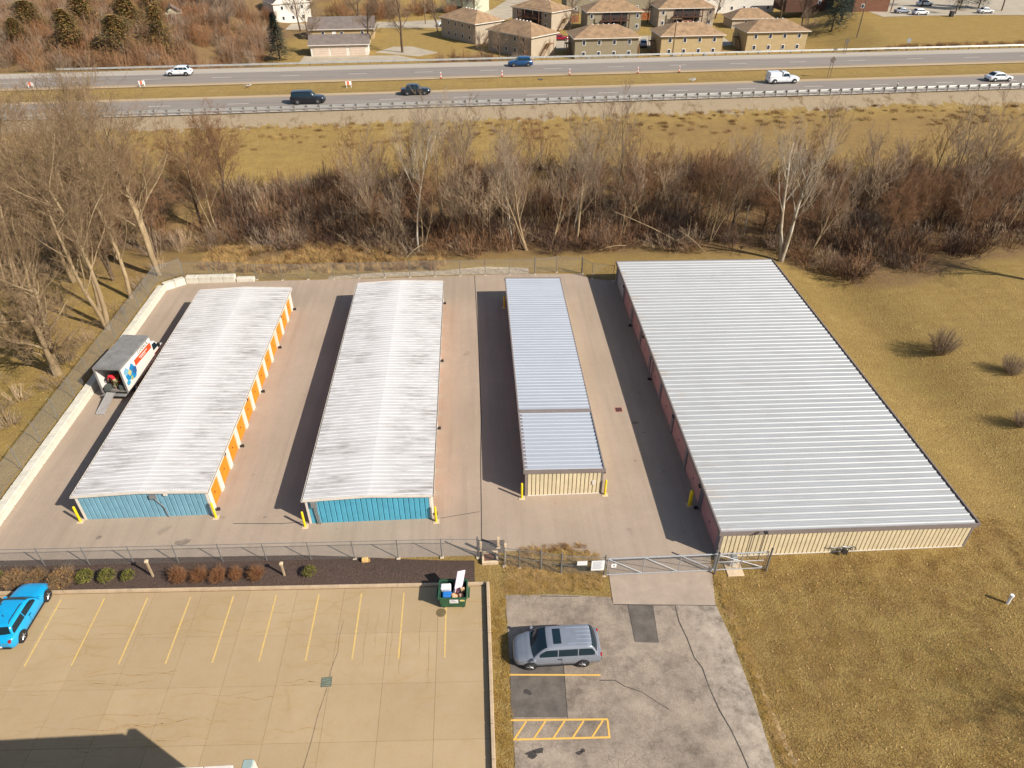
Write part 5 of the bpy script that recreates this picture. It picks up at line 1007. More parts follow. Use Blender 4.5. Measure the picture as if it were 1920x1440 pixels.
def house(name, label, loc, rz, w, d, h, rh, wm, rm_, kind='hip', wins=(), ov=.5, cat='house', back=None):
    """origin at the middle of the front (-y) wall foot; ridge along x"""
    root = thing(name, label, cat, loc, rz)
    wl = MB(); x0, x1 = -w/2, w/2; wl.box(x0, x1, 0, d, -1.0, h)
    if kind == 'gable': wl.poly([(x0, 0, h), (x0, d, h), (x0, d/2, h+rh), (x0+.1, d/2, h+rh)], [(0, 2, 1)]).poly([(x1, 0, h), (x1, d, h), (x1, d/2, h+rh)], [(0, 1, 2)])
    if kind == 'front': wl.poly([(x0, 0, h), (x1, 0, h), (0, 0, h+rh)], [(0, 1, 2)]).poly([(x0, d, h), (x1, d, h), (0, d, h+rh)], [(0, 2, 1)])
    wl.build('wall', wm, root); rf = MB(); a, b, c, e = x0-ov, x1+ov, -ov, d+ov; zz = h-.02
    if kind == 'hip':
        i = min((e-c)/2, (b-a)/2-.6); m_ = (c+e)/2; vs = [(a,c,zz),(b,c,zz),(b,e,zz),(a,e,zz),(a+i,m_,zz+rh),(b-i,m_,zz+rh)]; fs = [(0,1,5,4),(1,2,5),(2,3,4,5),(3,0,4)]
    elif kind == 'gable': m_ = (c+e)/2; vs = [(a,c,zz-.1),(b,c,zz-.1),(b,e,zz-.1),(a,e,zz-.1),(a,m_,zz+rh+.12),(b,m_,zz+rh+.12)]; fs = [(0,1,5,4),(2,3,4,5)]
    else: vs = [(a,c,zz-.1),(a,e,zz-.1),(b,e,zz-.1),(b,c,zz-.1),(0,c,zz+rh+.12),(0,e,zz+rh+.12)]; fs = [(0,4,5,1),(3,2,5,4)]
    n = len(vs); rf.poly(vs+[(x, y, z-.16) for x, y, z in vs], fs+[tuple(q+n for q in reversed(f_)) for f_ in fs]+[(0,1,n+1,n)[::-1],(1,2,n+2,n+1)[::-1],(2,3,n+3,n+2)[::-1],(3,0,n,n+3)[::-1]])
    ro = rf.build('roof', rm_, root)
    mb = MB(); 
    for q in ((a, b, c-.06, c), (a, b, e, e+.06), (a-.06, a, c, e), (b, b+.06, c, e)): mb.box(*q, zz-.2, zz-.02)
    mb.build('gutter', M_trimw if wm is not W_dk else W_dk, ro)
    if kind == 'hip':
        for k_ in range(5): x = lerp(a+i, b-i, (k_+.5)/5); box('roof_vent', M_sign, ro, x-.15, x+.15, (c+e)/2+.3, (c+e)/2+.6, zz+rh-.3, zz+rh+.05)
    for f_, u, z in wins:
        if f_ == 'f': window(root, u, -.02, z)
        elif f_ == 'r': window(root, x1+.02, u, z, R(90))
        elif f_ == 'l': window(root, x0-.02, u, z, R(-90))
    return root
def stairs(root, x, y, rz, h=2.9):
    o = bpy.data.objects.new('stair', None); C.objects.link(o); o.parent = root; o.location = (x, y, 0); o.rotation_euler = (0, 0, rz)
    for k_ in range(9): box('step', W_wood, o, -.5, .5, k_*.3, k_*.3+.3, h*(k_+.6)/9, h*(k_+.6)/9+.06)
    for sx in (-.52, .52): MB().tube((sx, 0, .9), (sx, 2.7, h+.9), .05, .05, 5).build('hand_rail', W_wood, o); MB().tube((sx, 0, .1), (sx, 2.7, h), .09, .09, 4).build('stringer', W_wood, o)
    box('landing', W_wood, o, -.7, .7, 2.7, 4.0, h-.05, h+.08)
    for sx in (-.6, .6): MB().tube((sx, 3.9, 0), (sx, 3.9, h+1), .06, .06, 5).build('post', W_wood, o)
w4 = lambda a: [('f', a*k_, z) for z in (1.35, 3.9) for k_ in (-.36, -.12, .12, .36)]
def ac(root, x): box('air_conditioner', M_steel, root, x-.45, x+.45, -1.4, -.6, 0, .8, .05)
hA = house('apartment_house', 'two-storey taupe apartment house with brown hip roof, leftmost of the front three', (33.2, 186.3, -.3), RA, 15.6, 9.0, 5.0, 2.15, W_grey, M_rfb, wins=w4(15.6)); hB = house('apartment_house', 'two-storey yellow-tan apartment house with hip roof, middle of the front three', (54.7, 188.2, -.3), RA, 15.6, 9.0, 5.0, 2.15, W_tan, M_rfb, wins=w4(15.6))
hC = house('apartment_house', 'two-storey yellow-tan apartment house with hip roof, rightmost of the front three', (77.4, 191.9, -.3), RA, 15.8, 9.0, 5.0, 2.15, W_tan, M_rfb, wins=w4(15.8))
for h_ in (hA, hB, hC): ac(h_, -4.6); ac(h_, 3.4); stairs(h_, -8.6, 2.2, 0); stairs(h_, 8.6, 2.2, 0)
hD = house('apartment_house', 'angled beige apartment house with brown hip roof beside the driveway, farthest left', (-3.0, 210.5, 0), R(-52), 15, 9.0, 5.0, 2.3, W_beige, M_rfb, wins=[('f', a, z) for z in (1.35, 3.9) for a in (-4, -1, 2, 5)]); stairs(hD, 8.4, 2.5, 0)
hE = house('apartment_house', 'angled beige apartment house half hidden by bare brush next to the far guard rail', (9.8, 191.6, 0), R(-48), 15, 9.0, 5.0, 2.3, W_beige, M_rfb, wins=[('f', a, z) for z in (1.35, 3.9) for a in (-4, -1, 2, 5)]); stairs(hE, 8.4, 2.5, 0)
hF = house('apartment_house', 'angled beige apartment house in the second row with dark balconies', (18, 226.5, 0), R(-46), 15, 9.0, 5.1, 2.0, W_beige, M_rfb, wins=[('f', a, z) for z in (1.35, 4.0) for a in (-5.4, 5.4)]); stairs(hF, 8.4, 2.5, 0)
def balcony_front(h_, w):
    for z in (.1, 2.9):
        box('recess_shade_panel', M_dark, h_, -w*.28, w*.28, -.06, -.01, z+.2, z+2.4)  # flat dark panel on the wall paints the shade of a balcony recess
        b_ = box('balcony', W_dk, h_, -w*.30, w*.30, -1.5, -.07, z, z+.15)
        for k_ in range(16): box('baluster', W_dk, b_, -w*.3+k_*w*.6/15-.05, -w*.3+k_*w*.6/15+.05, -1.5, -1.42, z+.15, z+1.05)
        box('top_rail', W_dk, b_, -w*.3, w*.3, -1.52, -1.40, z+1.05, z+1.15)
    for k_ in (-.3, -.12, .12, .3): box('post', W_dk, h_, k_*w-.12, k_*w+.12, -1.53, -1.3, -.2, 5.0)
    box('porch_wall', W_brick, h_, -w*.12+.12, w*.12-.12, -1.3, -1.2, 0, 2.2)
balcony_front(hF, 13)
hG = house('apartment_house', 'grey apartment house with dark balconies in the second row, behind the taupe house', (41, 220.6, 0), RA, 15.5, 9, 5.2, 2.3, W_grey, M_rfb, wins=[('f', a, z) for z in (1.35, 4.0) for a in (-6.6, 6.6)]); hH = house('apartment_house', 'brown apartment house with dark balconies in the second row, behind the middle tan house', (63, 226, 0), RA, 16.5, 9, 5.2, 2.3, W_beige, M_rfb, wins=[('f', a, z) for z in (1.35, 4.0) for a in (-7, 7)])
balcony_front(hG, 13); balcony_front(hH, 14)
hI = house('garage', 'low beige garage with a hip roof behind the rightmost tan apartment house', (82, 224, 0), RA, 12, 7, 2.6, 2.2, W_beige, M_rfb, wins=[('f', -2, 1.5)], cat='garage')
hJ = house('row_house', 'long dark-roofed row house at the top behind the second row', (46, 252, 0), RA, 30, 9, 5.6, 2.6, W_grey, M_rfd, 'gable', wins=[('f', a, z) for z in (1.5, 4.3) for a in (-12, -7, -2, 3, 8, 13)]); hK = house('row_house', 'pale row house with brown deck fences at the top centre right', (86, 250, 0), RA, 24, 9, 5.6, 2.4, W_wht, M_rfd, 'gable', wins=[('f', a, z) for z in (1.5, 4.3) for a in (-10, -6, -2, 2, 6, 10)])
def deck(label, x, y, w, m):
    o = thing('deck_fence', label, 'fence', (x, y, 0), RA, 'wooden fences behind the row houses')
    for k_ in range(int(w/.5)): box('board', m, o, -w/2+k_*.5, -w/2+k_*.5+.46, 0, .06, 0, 1.9)
    MB().tube((-w/2, .1, 1.6), (w/2, .1, 1.6), .05, .05, 4).build('rail', m, o); box('deck', W_dk, o, -w/2, w/2, .3, 3, 2.4, 2.55)
    for sx in (-w/2, w/2): MB().tube((sx, .4, 0), (sx, .4, 3.5), .08, .08, 5).build('post', W_dk, o)
deck('orange wooden fence left of the grey balcony house', 30.5, 236, 5, W_fence); deck('orange wooden fence between the two balcony houses', 54.5, 240, 6, W_fence); deck('brown wooden fence with a deck, left one below the pale row house', 86, 254, 7, W_dk); deck('brown wooden fence with a deck, right one below the pale row house', 96, 255, 8, W_dk)
hM = house('garage_block', 'low three-door garage block with grey roof near the far guard rail', (-32.2, 192.6, 0), RA, 14, 7, 2.7, 1.6, W_wht, M_rfg, 'gable', cat='garage'); 
for x in (-4.5, -.2, 4.4): 
    d_ = box('garage_door', simple('pale_garage_door', srgb(196, 176, 156), .7, .08, 1), hM, x-1.9, x+1.9, -.06, -.01, 0, 2.2)
    for k_ in range(1, 4): box('panel_joint', M_trimg, d_, x-1.88, x+1.88, -.07, -.061, k_*.55-.015, k_*.55+.015)
hN = house('low_house', 'long low house with grey roof and tan wall behind the garage block', (-34.5, 213.5, 0), RA, 17, 9, 2.7, 2.2, W_tan, M_rfg, 'gable', wins=[('f', -5, 1.5), ('f', 0, 1.4), ('f', 5.5, 1.5)]); box('door', M_sign, hN, -2.6, -1.6, -.06, -.01, 0, 2.1)
hP = house('white_house', 'white gabled house half hidden by bare trees at the top left', (-52.5, 240, 0), R(28), 11, 11, 5.6, 4.2, W_wht, M_rfg, 'front', wins=[('f', a, z) for z in (1.5, 4.2) for a in (-3, 0, 3)]+[('r', 3, 1.6), ('r', 7, 4.2)])
hQ = house('shed', 'small pale green shed among the brush at the top left', (-77.5, 212, 4.5), R(20), 3.6, 4.5, 2.6, 1.5, W_green, M_rfg, 'front', cat='shed'); box('door', M_sign, hQ, -.6, .6, -.06, -.01, 0, 2)
hR = house('tan_house', 'tan house with a dark garage opening at the very top left', (-84, 236, 4.5), RA, 16, 9, 3.4, 2.5, W_beige, M_rfg, 'gable'); box('garage_door', M_dark, hR, -1, 7, -.06, -.01, 0, 2.8); box('door', M_sign, hR, -4, -3, -.06, -.01, 0, 2.1)
hS = house('green_house', 'pale green gabled house with a dark roof at the top centre', (-2.5, 252, 0), R(-25), 10, 11, 5.5, 3.5, W_green, M_rfd, 'front', wins=[('f', 2.5, 4.2), ('f', -2.5, 4.2)]); box('garage_door', M_dark, hS, -4, .5, -.06, -.01, 0, 2.4)
hT = house('brick_house', 'brick-red building with clipped bushes at its foot at the top right', (117.5, 226.5, 3.5), R(-6), 10, 9, 5.2, 2, W_brick, M_rfd, 'gable', wins=[('f', -2.5, 1.6)]); hU = house('dark_house', 'dark shaded house behind the big evergreen at the top right', (104, 238, 3), RA, 15, 9, 3.4, 2.6, W_dk, M_rfd, 'gable', wins=[('f', 3, 1.6)])

# neighbourhood paving
M_dr = simple('pale_drive', srgb(166, 152, 130), .9, .14, .3, 'world')
for lb, pts, z in (('pale concrete drive in front of the garage block', [(-41, 186), (-12, 187), (-18, 192.4), (-41, 192.4)], .04), ('pale driveway forking left of the angled apartment house', [(-24, 196), (-13, 191), (-8, 195), (-15, 203), (-20, 203)], .03), ('grey street winding behind the low house', [(-60, 228), (-24, 230), (-5, 229), (12, 243), (20, 262), (26, 290), (16, 290), (8, 262), (0, 245), (-20, 240), (-60, 238)], .05),
                   ('pale car park between the angled house and the taupe house', [(17.5, 197), (28, 198), (50, 199), (52, 214), (17, 212)], .05), ('pale strip of car park between the middle and right tan houses', [(62.8, 199), (69.5, 199.5), (70, 216), (62, 215)], .06)):
    pave('side_road', pts, z, M_dr, lb)
mb = MB(); 
pk = []
NXp, NYp = 20, 6
for j in range(NYp+1):
    for i in range(NXp+1):
        x = 117+i*4.2; y = 217.5+1.5*math.sin(i*.25)-i*.02+j*5; pk.append((x, y, tz(x, y)+.06))
mb.poly(pk, [(j*(NXp+1)+i, j*(NXp+1)+i+1, (j+1)*(NXp+1)+i+1, (j+1)*(NXp+1)+i) for j in range(NYp) for i in range(NXp)]); tag(mb.build('car_park', M_dr, smooth=True), 'pale car park under the trees at the top right', 'car park', kind='structure')
FC = [('parked_car', 'red car parked between the angled and the taupe apartment houses', (24.5, 209, .08), R(2), P_red, 4.5, 1.45, 'sedan'), ('parked_suv', 'silver car parked between the taupe and the middle tan house', (45.2, 199.8, .08), R(80), P_grey, 4.6, 1.65, 'suv'), ('pickup_truck', 'white pickup parked on the street left of the angled houses', (-6.5, 231.6, .08), R(188), P_wht, 5.6, 1.8, 'pickup'),
      ('parked_car', 'silver sedan in the shade in front of the brick-red building', (125.5, 223.4, tz(125.5, 223.4)+.1), R(4), P_grey, 4.6, 1.45, 'sedan'), ('parked_suv', 'white car parked nearest the lawn at the top right', (129.2, 220.2, tz(129.2, 220.2)+.1), R(6), P_wht, 4.7, 1.6, 'suv'), ('parked_suv', 'white car behind the tree trunks at the top right', (139, 236, tz(139, 236)+.1), R(2), P_wht, 5, 1.7, 'suv'), ('parked_car', 'white car glimpsed between trunks at the far top right', (149.5, 222, tz(149.5, 222)+.1), R(2), P_wht, 4.6, 1.5, 'sedan')]
for nm, lb, loc, rz, pm, L, H, kd in FC:
    if kd == 'pickup': car(nm, lb, 'pickup', loc, rz, L, 1.95, H, 1.1, 1.1, .5, -.5, -.85, pm, 3.5, .38, 1.04, .75, rows=2, deck=1.1, bed=(-2.75, -.9))
    elif kd == 'suv': car(nm, lb, 'car', loc, rz, L, 1.85, H, 1.0, .95, .25, -1.7, -2.05, pm, 2.75, .35, .9, .66)
    else: car(nm, lb, 'car', loc, rz, L, 1.8, H, .92, .9, .15, -1.0, -1.6, pm, 2.7, .33, .82, .6, rows=2, deck=.95)
o = thing('wheelie_bin', 'black bin standing at the edge of the car park lawn', 'bin', (136.5, 217, tz(136.5, 217))); box('body', M_dark, o, -.5, .5, -.5, .5, 0, 1.3, .08); box('lid', M_dark, o, -.56, .56, -.56, .56, 1.3, 1.42, .04)
# utility poles and lines
M_pole = simple('pole_wood', srgb(112, 92, 72), .9, .2, 2, stretch=(2, 2, .2))
def pole(label, x, y, h, arm=True):
    z = tz(x, y); o = thing('utility_pole', label, 'utility pole', (x, y, z), RA); MB().tube((0, 0, -.5), (0, 0, h), .17, .11, 8).build('shaft', M_pole, o)
    if arm:
        a_ = box('crossarm', M_pole, o, -1.1, 1.1, -.2, -.1, h-.7, h-.5)
        for sx in (-.95, 0, .95): MB().tube((sx, -.15, h-.5), (sx, -.15, h-.3), .05, .04, 6).build('insulator', M_dark, a_)
    return Vector((x, y, z+h-.3))
pa = pole('wooden utility pole in front of the middle tan apartment house', 49.2, 184.5, 9.5); pb = pole('tall wooden utility pole on the lawn right of the tan apartment houses', 99.5, 195, 12); pc = pole('pale wooden utility pole behind the low house at the top', -13, 236, 11); pd = pole('thin utility pole beside the brick-red building', 124, 227, 10)
def wire(label, a, b, sag, off=0):
    mb = MB(); pts = [a.lerp(b, i/14)+Vector((off, 0, -sag*4*(i/14)*(1-i/14))) for i in range(15)]; mb.path(pts, .022, 3); tag(mb.build('power_line', M_dark), label, 'cable', 'overhead cables')
wire('overhead cable running from the middle tan house pole to the lawn pole', pa, pb, 1.2); wire('overhead cable from the lawn pole to the right beyond the frame', pb, Vector((230, 235, 17)), 2); wire('overhead cable from the street pole across to the middle tan house pole', pc, pa, 2.0); wire('overhead cable from the street pole to the left over the brush', pc, Vector((-150, 215, 14)), 2.5)

# ------------------------------------------------------------------ bare trees
big = [gen_tree(100+i, H, r_, fk, .5, .28, nk, .018, .22, bm_=B_tan, tm_=T_tan) for i, (H, r_, fk, nk) in enumerate(((20, .31, 2, (9, 8, 6, 4)), (19, .28, 1, (12, 10, 7, 4)), (18, .3, 2, (9, 8, 6, 4)), (20, .30, 3, (8, 7, 6, 4))))]
gnarl = gen_tree(120, 11, .38, 3, .62, .22, (8, 8, 6, 5), .018, .12, bm_=B_tan, tm_=T_tan)
dark = [gen_tree(130+i, 13, .2, 2, .55, .25, (11, 8, 6, 5), .018, .2, bm_=B_brn, tm_=T_brn) for i in range(2)]
pale = [gen_tree(140+i, H, r_, fk, .42, .45, (9, 7, 5, 3), .015, .4, bm_=B_wht, tm_=T_wht) for i, (H, r_, fk) in enumerate(((17, .17, 1), (15, .24, 2), (14, .12, 1)))]
sap = [gen_tree(150+i, H, r_, fk, .45, .35, (8, 6, 4, 2), .019, .35, bm_=B_tan if i % 2 else B_brn, tm_=(T_gry, T_brn, T_lgt)[i % 3], lean=(ln, 0)) for i, (H, r_, fk, ln) in enumerate(((11, .11, 1, 0), (10, .10, 2, .2), (9, .10, 1, .5), (12, .13, 2, .3), (8, .09, 1, .1)))]
random.seed(11)
for x, y, me, sc, lb in ((-36.4, 75.4, big[0], 1.0, 'tall twin-trunked bare tree at the far corner of the block wall'), (-37.1, 68.8, big[1], .95, 'tall bare tree behind the fence, second from the far corner'), (-36.9, 62.6, big[2], .98, 'bare tree with forked pale trunk just above the moving truck'), (-39.4, 66.6, big[1], .9, 'slender bare tree between two thicker ones left of the fence'),
                     (-38.4, 55.0, gnarl, 1.0, 'gnarled bare tree with thick trunk left of the moving truck'), (-49.7, 74, big[3], .95, 'large many-stemmed bare tree at the left edge'), (-47.5, 64, big[0], .85, 'bare tree leaning near the left edge, mid height'), (-44.5, 72.5, big[2], .95, 'bare spreading tree in the middle of the left grove'),
                     (-35.2, 87.5, dark[0], .95, 'dark densely twigged tree behind the far corner of the yard'), (-39, 82, dark[1], 1.05, 'dark bare tree behind the twin-trunked tree'), (-53.6, 84, big[1], 1.0, 'bare tree at the back of the left grove near the highway'), (-57, 80, dark[0], 1.0, 'bare tree at the far left edge of the grove'), (-43, 80, big[3], .9, 'many-stemmed bare tree at the back of the left grove'), (-46.5, 56, gnarl, .9, 'low spreading bare tree cut by the left edge of the picture'), (-41.5, 60, big[3], .8, 'many-stemmed bare tree left of the moving truck, behind the gnarled one'), (-52, 68, big[2], .9, 'forked bare tree at the left edge halfway up'), (-40.5, 73, dark[1], 1.0, 'dark bare tree leaning behind the fence corner'), (-48, 88, big[0], .95, 'twin-trunked bare tree against the highway bank at left'), (-61, 90, big[3], .95, 'bare tree in the upper left corner of the grove'), (-33, 93, dark[1], .95, 'dark bare tree at the right end of the left grove')):
    plant_tree('bare_tree', lb, x, y, me, random.uniform(0, 6.28), sc, 'bare trees left of the yard')
for x, y, me, sc, rz, lb in ((-7.0, 80.4, pale[0], 1.05, 0, 'tallest pale slender tree in the thicket, reaching up across the highway'), (12.4, 84.5, pale[2], 1.0, 1, 'straight white-barked sapling in the middle of the thicket'), (36.4, 75.6, pale[1], 1.12, 2, 'broad white-barked tree behind the far end of the widest building'), (34.4, 83.2, pale[2], .85, 3, 'small pale forked tree in the right half of the thicket'), (4.5, 80, pale[2], .9, 4, 'thin pale sapling above the narrow silver roof')):
    plant_tree('pale_tree', lb, x, y, me, rz, sc, 'pale barked trees in the thicket')
random.seed(21); spots = []
for x, y in ((-9.5, 79), (-1.5, 84), (1.8, 80), (9.2, 81), (10.7, 80.9), (15.5, 83), (23, 86), (26.1, 85), (40.3, 77), (50, 78), (58.3, 77), (-32.8, 86), (-4.5, 82), (6.2, 79.6), (-12, 81), (19, 82), (29.5, 83), (46, 80), (54, 81), (63, 79), (-2.5, 80.5), (3.2, 83.5), (13.8, 87), (68, 82)): spots.append((x, y))
for i in range(80): spots.append((random.uniform(-15, 74), random.uniform(79, 96)))
for i, (x, y) in enumerate(spots):
    plant_tree('sapling', 'slender bare sapling rising out of the brown thicket behind the yard', x, y, sap[i % 5] if x < 35 or i % 3 else dark[0], random.uniform(0, 6.28) if x < 28 else random.uniform(-.7, .7), random.uniform(.8, 1.22) if x < 35 or i % 3 else .65, 'bare saplings in the thicket')
# fallen and leaning dead trunks
for i, (x, y, z0, dx, dy, dz, lb) in enumerate(((3.5, 84, 2.6, 6.5, -4.5, -2.3, 'pale dead trunk leaning across the thicket above the narrow roof'), (-15, 83, 3.2, 5, -2.5, -2.4, 'broken pale trunk arching over the brush left of the middle'), (17, 82, 4.0, 9, -3, -3.6, 'long pale fallen trunk in the middle of the thicket'), (24.5, 79.5, 2.4, 3, -2.2, -2.0, 'short pale dead trunk near the back of the widest building'), (15, 78.2, .5, 3.2, .4, .3, 'cut pale log lying at the edge of the brush'), (-8.5, 77.5, .3, 2, 2, .9, 'stubby pale log propped at the left of the thicket'))):
    o = thing('dead_trunk', lb, 'log', (x, y, tz(x, y))); mb = MB(); P_ = [Vector((dx*u, dy*u, z0+dz*u+.25*math.sin(3.14*u))) for u in (0, .25, .5, .75, 1)]
    for a, b, r_ in zip(P_, P_[1:], (.035, .045, .055, .06)): mb.tube(a, b, r_, r_+.01, 7)
    mb.build('log', B_tan, o); mb = MB()
    for u in (.2, .4, .7): p = P_[0].lerp(P_[-1], u); mb.tube(p, p+Vector((random.uniform(-.6, .6), random.uniform(-.4, .4), random.uniform(.3, .9))),   .02, .01, 5)
    mb.build('broken_branch', B_tan, o)
# thicket undergrowth: too dense to count
random.seed(31)
bushv = [stems(200+i, n, 3.0, 2.1, .023, sb, .6) for i, (n, sb) in enumerate(((32, 8), (28, 10), (38, 6), (30, 9)))]
items = []
def dens(x, y): return mnoise.noise(Vector((x*.13, y*.13, 4)))
N = 0
while N < 840:
    x = random.uniform(-34, 88); y = random.uniform(77.5, 98)
    lo = 78.3 if x < 34 else float(np.interp(x, EDGE_X, EDGE_Y))+.6
    lo += 4*sm(-8, -20, x)*1
    hi = 100+4*dens(x, 0)-3*sm(-6, -16, x)
    if x < -30 and y < 82: continue
    y = random.uniform(lo, hi)
    d = dens(x, y)
    if d < -.4: continue
    items.append((x, y, tz(x, y), random.uniform(0, 6.28), random.uniform(.8, 1.35), random.uniform(.75, 1.45)*(.75+.35*sm(lo, lo+5, y)), random.randrange(4), random.choice((0, 0, 0, 1, 2, 2, 2, 3))))
    N += 1
for i in range(70):
    x = random.uniform(-62, -36); y = random.uniform(80, 96); items.append((x, y, tz(x, y), random.uniform(0, 6.28), random.uniform(.7, 1.2), random.uniform(.6, 1.1), random.randrange(4), random.choice((0, 1, 3))))
for x, y in ((-37.6, 53), (-38.5, 57), (-40, 51), (-38, 60), (-41, 49), (-43, 53), (-36.7, 71), (-37, 77), (-39, 47.5), (-41.5, 47), (-37.3, 65.5)): items.append((x, y, tz(x, y), random.uniform(0, 6.28), .75, .55, random.randrange(4), random.choice((1, 3))))
strew('undergrowth', 'dense brown tangle of bare brush filling the strip behind the storage yard', 'undergrowth', items, bushv, [T_brn, T_gry, T_drk, T_lgt])
# tall dry grass
random.seed(41)
def tuft(seed, n, h, rad, w):
    random.seed(seed); T = Twigs()
    for i in range(n):
        a = random.uniform(0, 6.28); r_ = rad*math.sqrt(random.random()); p = Vector((r_*math.cos(a), r_*math.sin(a), -.03)); b = random.uniform(0, 6.28); l = random.uniform(.1, .45)*h
        m = p+Vector((math.cos(b)*l*.4, math.sin(b)*l*.4, h*.6*random.uniform(.6, 1))); T.seg(p, m, w, w*.8); T.seg(m, m+Vector((math.cos(b)*l, math.sin(b)*l, h*.3*random.uniform(.2, 1))), w*.8, w*.25)
    return T
GB = [simple('straw_blade', srgb(176, 142, 88), .95, .25, 2), simple('brown_blade', srgb(142, 106, 62), .95, .25, 2), simple('gold_blade', srgb(164, 130, 62), .95, .25, 2)]
tv = [tuft(300+i, 46, 1.0, .42, .014) for i in range(3)]; items = []
random.seed(43)
for i in range(620):
    x = random.uniform(-33, -4); y = random.uniform(75.2, 82.5); 
    if dens(x*1.5, y*1.5) > -.2: items.append((x, y, tz(x, y), random.uniform(0, 6.28), random.uniform(.7, 1.5), random.uniform(.5, 1.35), i % 3, random.choice((0, 0, 1))))
for i in range(420): x = random.uniform(-60, 110); t_ = random.uniform(-10.5, -4.2); xx, yy = rd(x, t_); items.append((xx, yy, tz(xx, yy), random.uniform(0, 6.28), random.uniform(.6, 1.5), random.uniform(.25, .6), i % 3, random.choice((0, 1, 1))))
for i in range(330): x = random.uniform(84, 160); xx, yy = rd(x, random.uniform(34, 40)+max(0, (x-100)*.06)); items.append((xx, yy, tz(xx, yy), random.uniform(0, 6.28), random.uniform(.8, 1.6), random.uniform(.8, 1.7), i % 3, random.choice((0, 1, 1))))
for i in range(430): x = random.uniform(1.2, 7.6); y = random.uniform(29.1, 31.9); items.append((x, y, tz(x, y), random.uniform(0, 6.28), random.uniform(.25, .7), random.uniform(.10, .3), i % 3, random.choice((0, 0, 0, 2))))
for i in range(110): x = random.uniform(.25, 1.05); y = random.uniform(14, 29); items.append((x, y, tz(x, y), random.uniform(0, 6.28), random.uniform(.3, .6), random.uniform(.1, .22), i % 3, 2))
for i in range(160): y = random.uniform(12, 30); x = 15.0+random.uniform(0, .5)+max(0, 24-y)*.03; items.append((x, y, tz(x, y), random.uniform(0, 6.28), random.uniform(.3, .6), random.uniform(.08, .22), i % 3, random.choice((0, 2))))
for i in range(60): x = random.uniform(2.0, 7.0); y = random.uniform(32.2, 33.0)-.12*abs(x-4.5); items.append((x, y, .02, random.uniform(0, 6.28), random.uniform(.3, .6), random.uniform(.12, .3), i % 3, random.choice((0, 1))))
strew('tall_grass', 'pale dry grass tufts along the fences, verges and brush edge', 'grass', items, tv, GB)
# short mown lawn: real blades catch the light close to the camera
random.seed(47)
lv = [tuft(320+i, 60, .13, .5, .012) for i in range(3)]; items = []
for i in range(3000):
    x = random.uniform(15.2, 42); y = random.uniform(11, 34)
    if x < 33.6 and y > 31.0: continue
    items.append((x, y, tz(x, y), random.uniform(0, 6.28), random.uniform(.7, 1.3), random.uniform(.5, 1.1), i % 3, random.choice((0, 1, 1, 2, 2))))
strew('lawn_grass', 'short dry blades of the tan lawn in front of the widest building', 'grass', items, lv, GB)
# dead leaves scattered on lawn
random.seed(51); V_ = []; F_ = []
for i in range(5200):
    if i < 3600:
        x = random.uniform(15, 46); y = random.uniform(12, 70)
        if x < 33.6 and y > 31: continue
    else:
        x = random.uniform(-50, -36); y = random.uniform(40, 78)
    z = tz(x, y)+.05; a = random.uniform(0, 6.28); s_ = random.uniform(.03, .075); n = len(V_); tl = random.uniform(-.04, .04)
    V_ += [(x+s_*math.cos(a), y+s_*math.sin(a), z+tl), (x-s_*.6*math.sin(a), y+s_*.6*math.cos(a), z), (x-s_*math.cos(a), y-s_*math.sin(a), z-tl), (x+s_*.6*math.sin(a), y-s_*.6*math.cos(a), z)]; F_.append((n, n+1, n+2, n+3))
tag(link('fallen_leaves', np_mesh('fallen_leaves', np.array(V_), np.array(F_), simple('dead_leaf', srgb(188, 150, 96), .9, .35, .8, 'world'))), 'pale dead leaves scattered over the lawns', 'leaves', kind='stuff')
# bare shrubs on the right-hand lawn
lsh = [stems(230+i, 130, 2.6, 1.5, .013, 9, .1).mesh('twigs', [T_gry], 3) for i in range(2)]
for x, y, sc, lb in ((45.0, 55.6, 1.05, 'bare upright shrub on the right-hand lawn, farthest of three'), (49.2, 51.3, .8, 'bare shrub at the right edge of the lawn, middle of three'), (45.6, 44.2, .62, 'smallest bare shrub at the right edge of the lawn, nearest of three')):
    o = thing('bare_shrub', lb, 'shrub', (x, y, tz(x, y)), x, 'bare shrubs on the lawn'); o.scale = (sc, sc, sc); link('twigs', lsh[int(x) % 2], o); link('stems', stmm, o)
# trees just outside the right edge; their shadows cross the lawn
for x, y, me, sc, lb in ((65.5, 67, big[2], .9, 'bare tree beyond the right edge shading the lawn corner by the thicket'), (46, 8.5, big[1], .8, 'bare tree beyond the lower right corner shading the lawn')):
    plant_tree('bare_tree', lb, x, y, me, 1.3, sc)
# ------------------------------------------------------------------ trees and brush beyond the highway
def conifer(seed, H, rad, n, mats, pt=.55):
    random.seed(seed); mb = MB(); tr = MB().tube((0, 0, -.5), (0, 0, H*.95), .22, .03, 7)
    for i in range(n):
        u = random.random()**.75; z = H*(.06+.94*u); rr_ = rad*(1-u)**pt*random.uniform(.25, 1.05); a = random.uniform(0, 6.28); rr_ *= 1+.75*mnoise.noise(Vector((math.cos(a)*1.3, math.sin(a)*1.3, z*.45+seed))); p = Vector((rr_*math.cos(a), rr_*math.sin(a), z)); o = Vector((math.cos(a), math.sin(a), random.uniform(-.35, .5))).normalized()*random.uniform(.3, .65); w = o.cross(Vector((0, 0, 1))).normalized()*random.uniform(.1, .24)
        mb.cur = 0 if random.random() < .6 else 1; mb.face([p-w*.6, p+o*.5-w, p+o, p+o*.5+w])
    return tr.mesh('trunk', B_brn), mb.mesh('crown', mats)
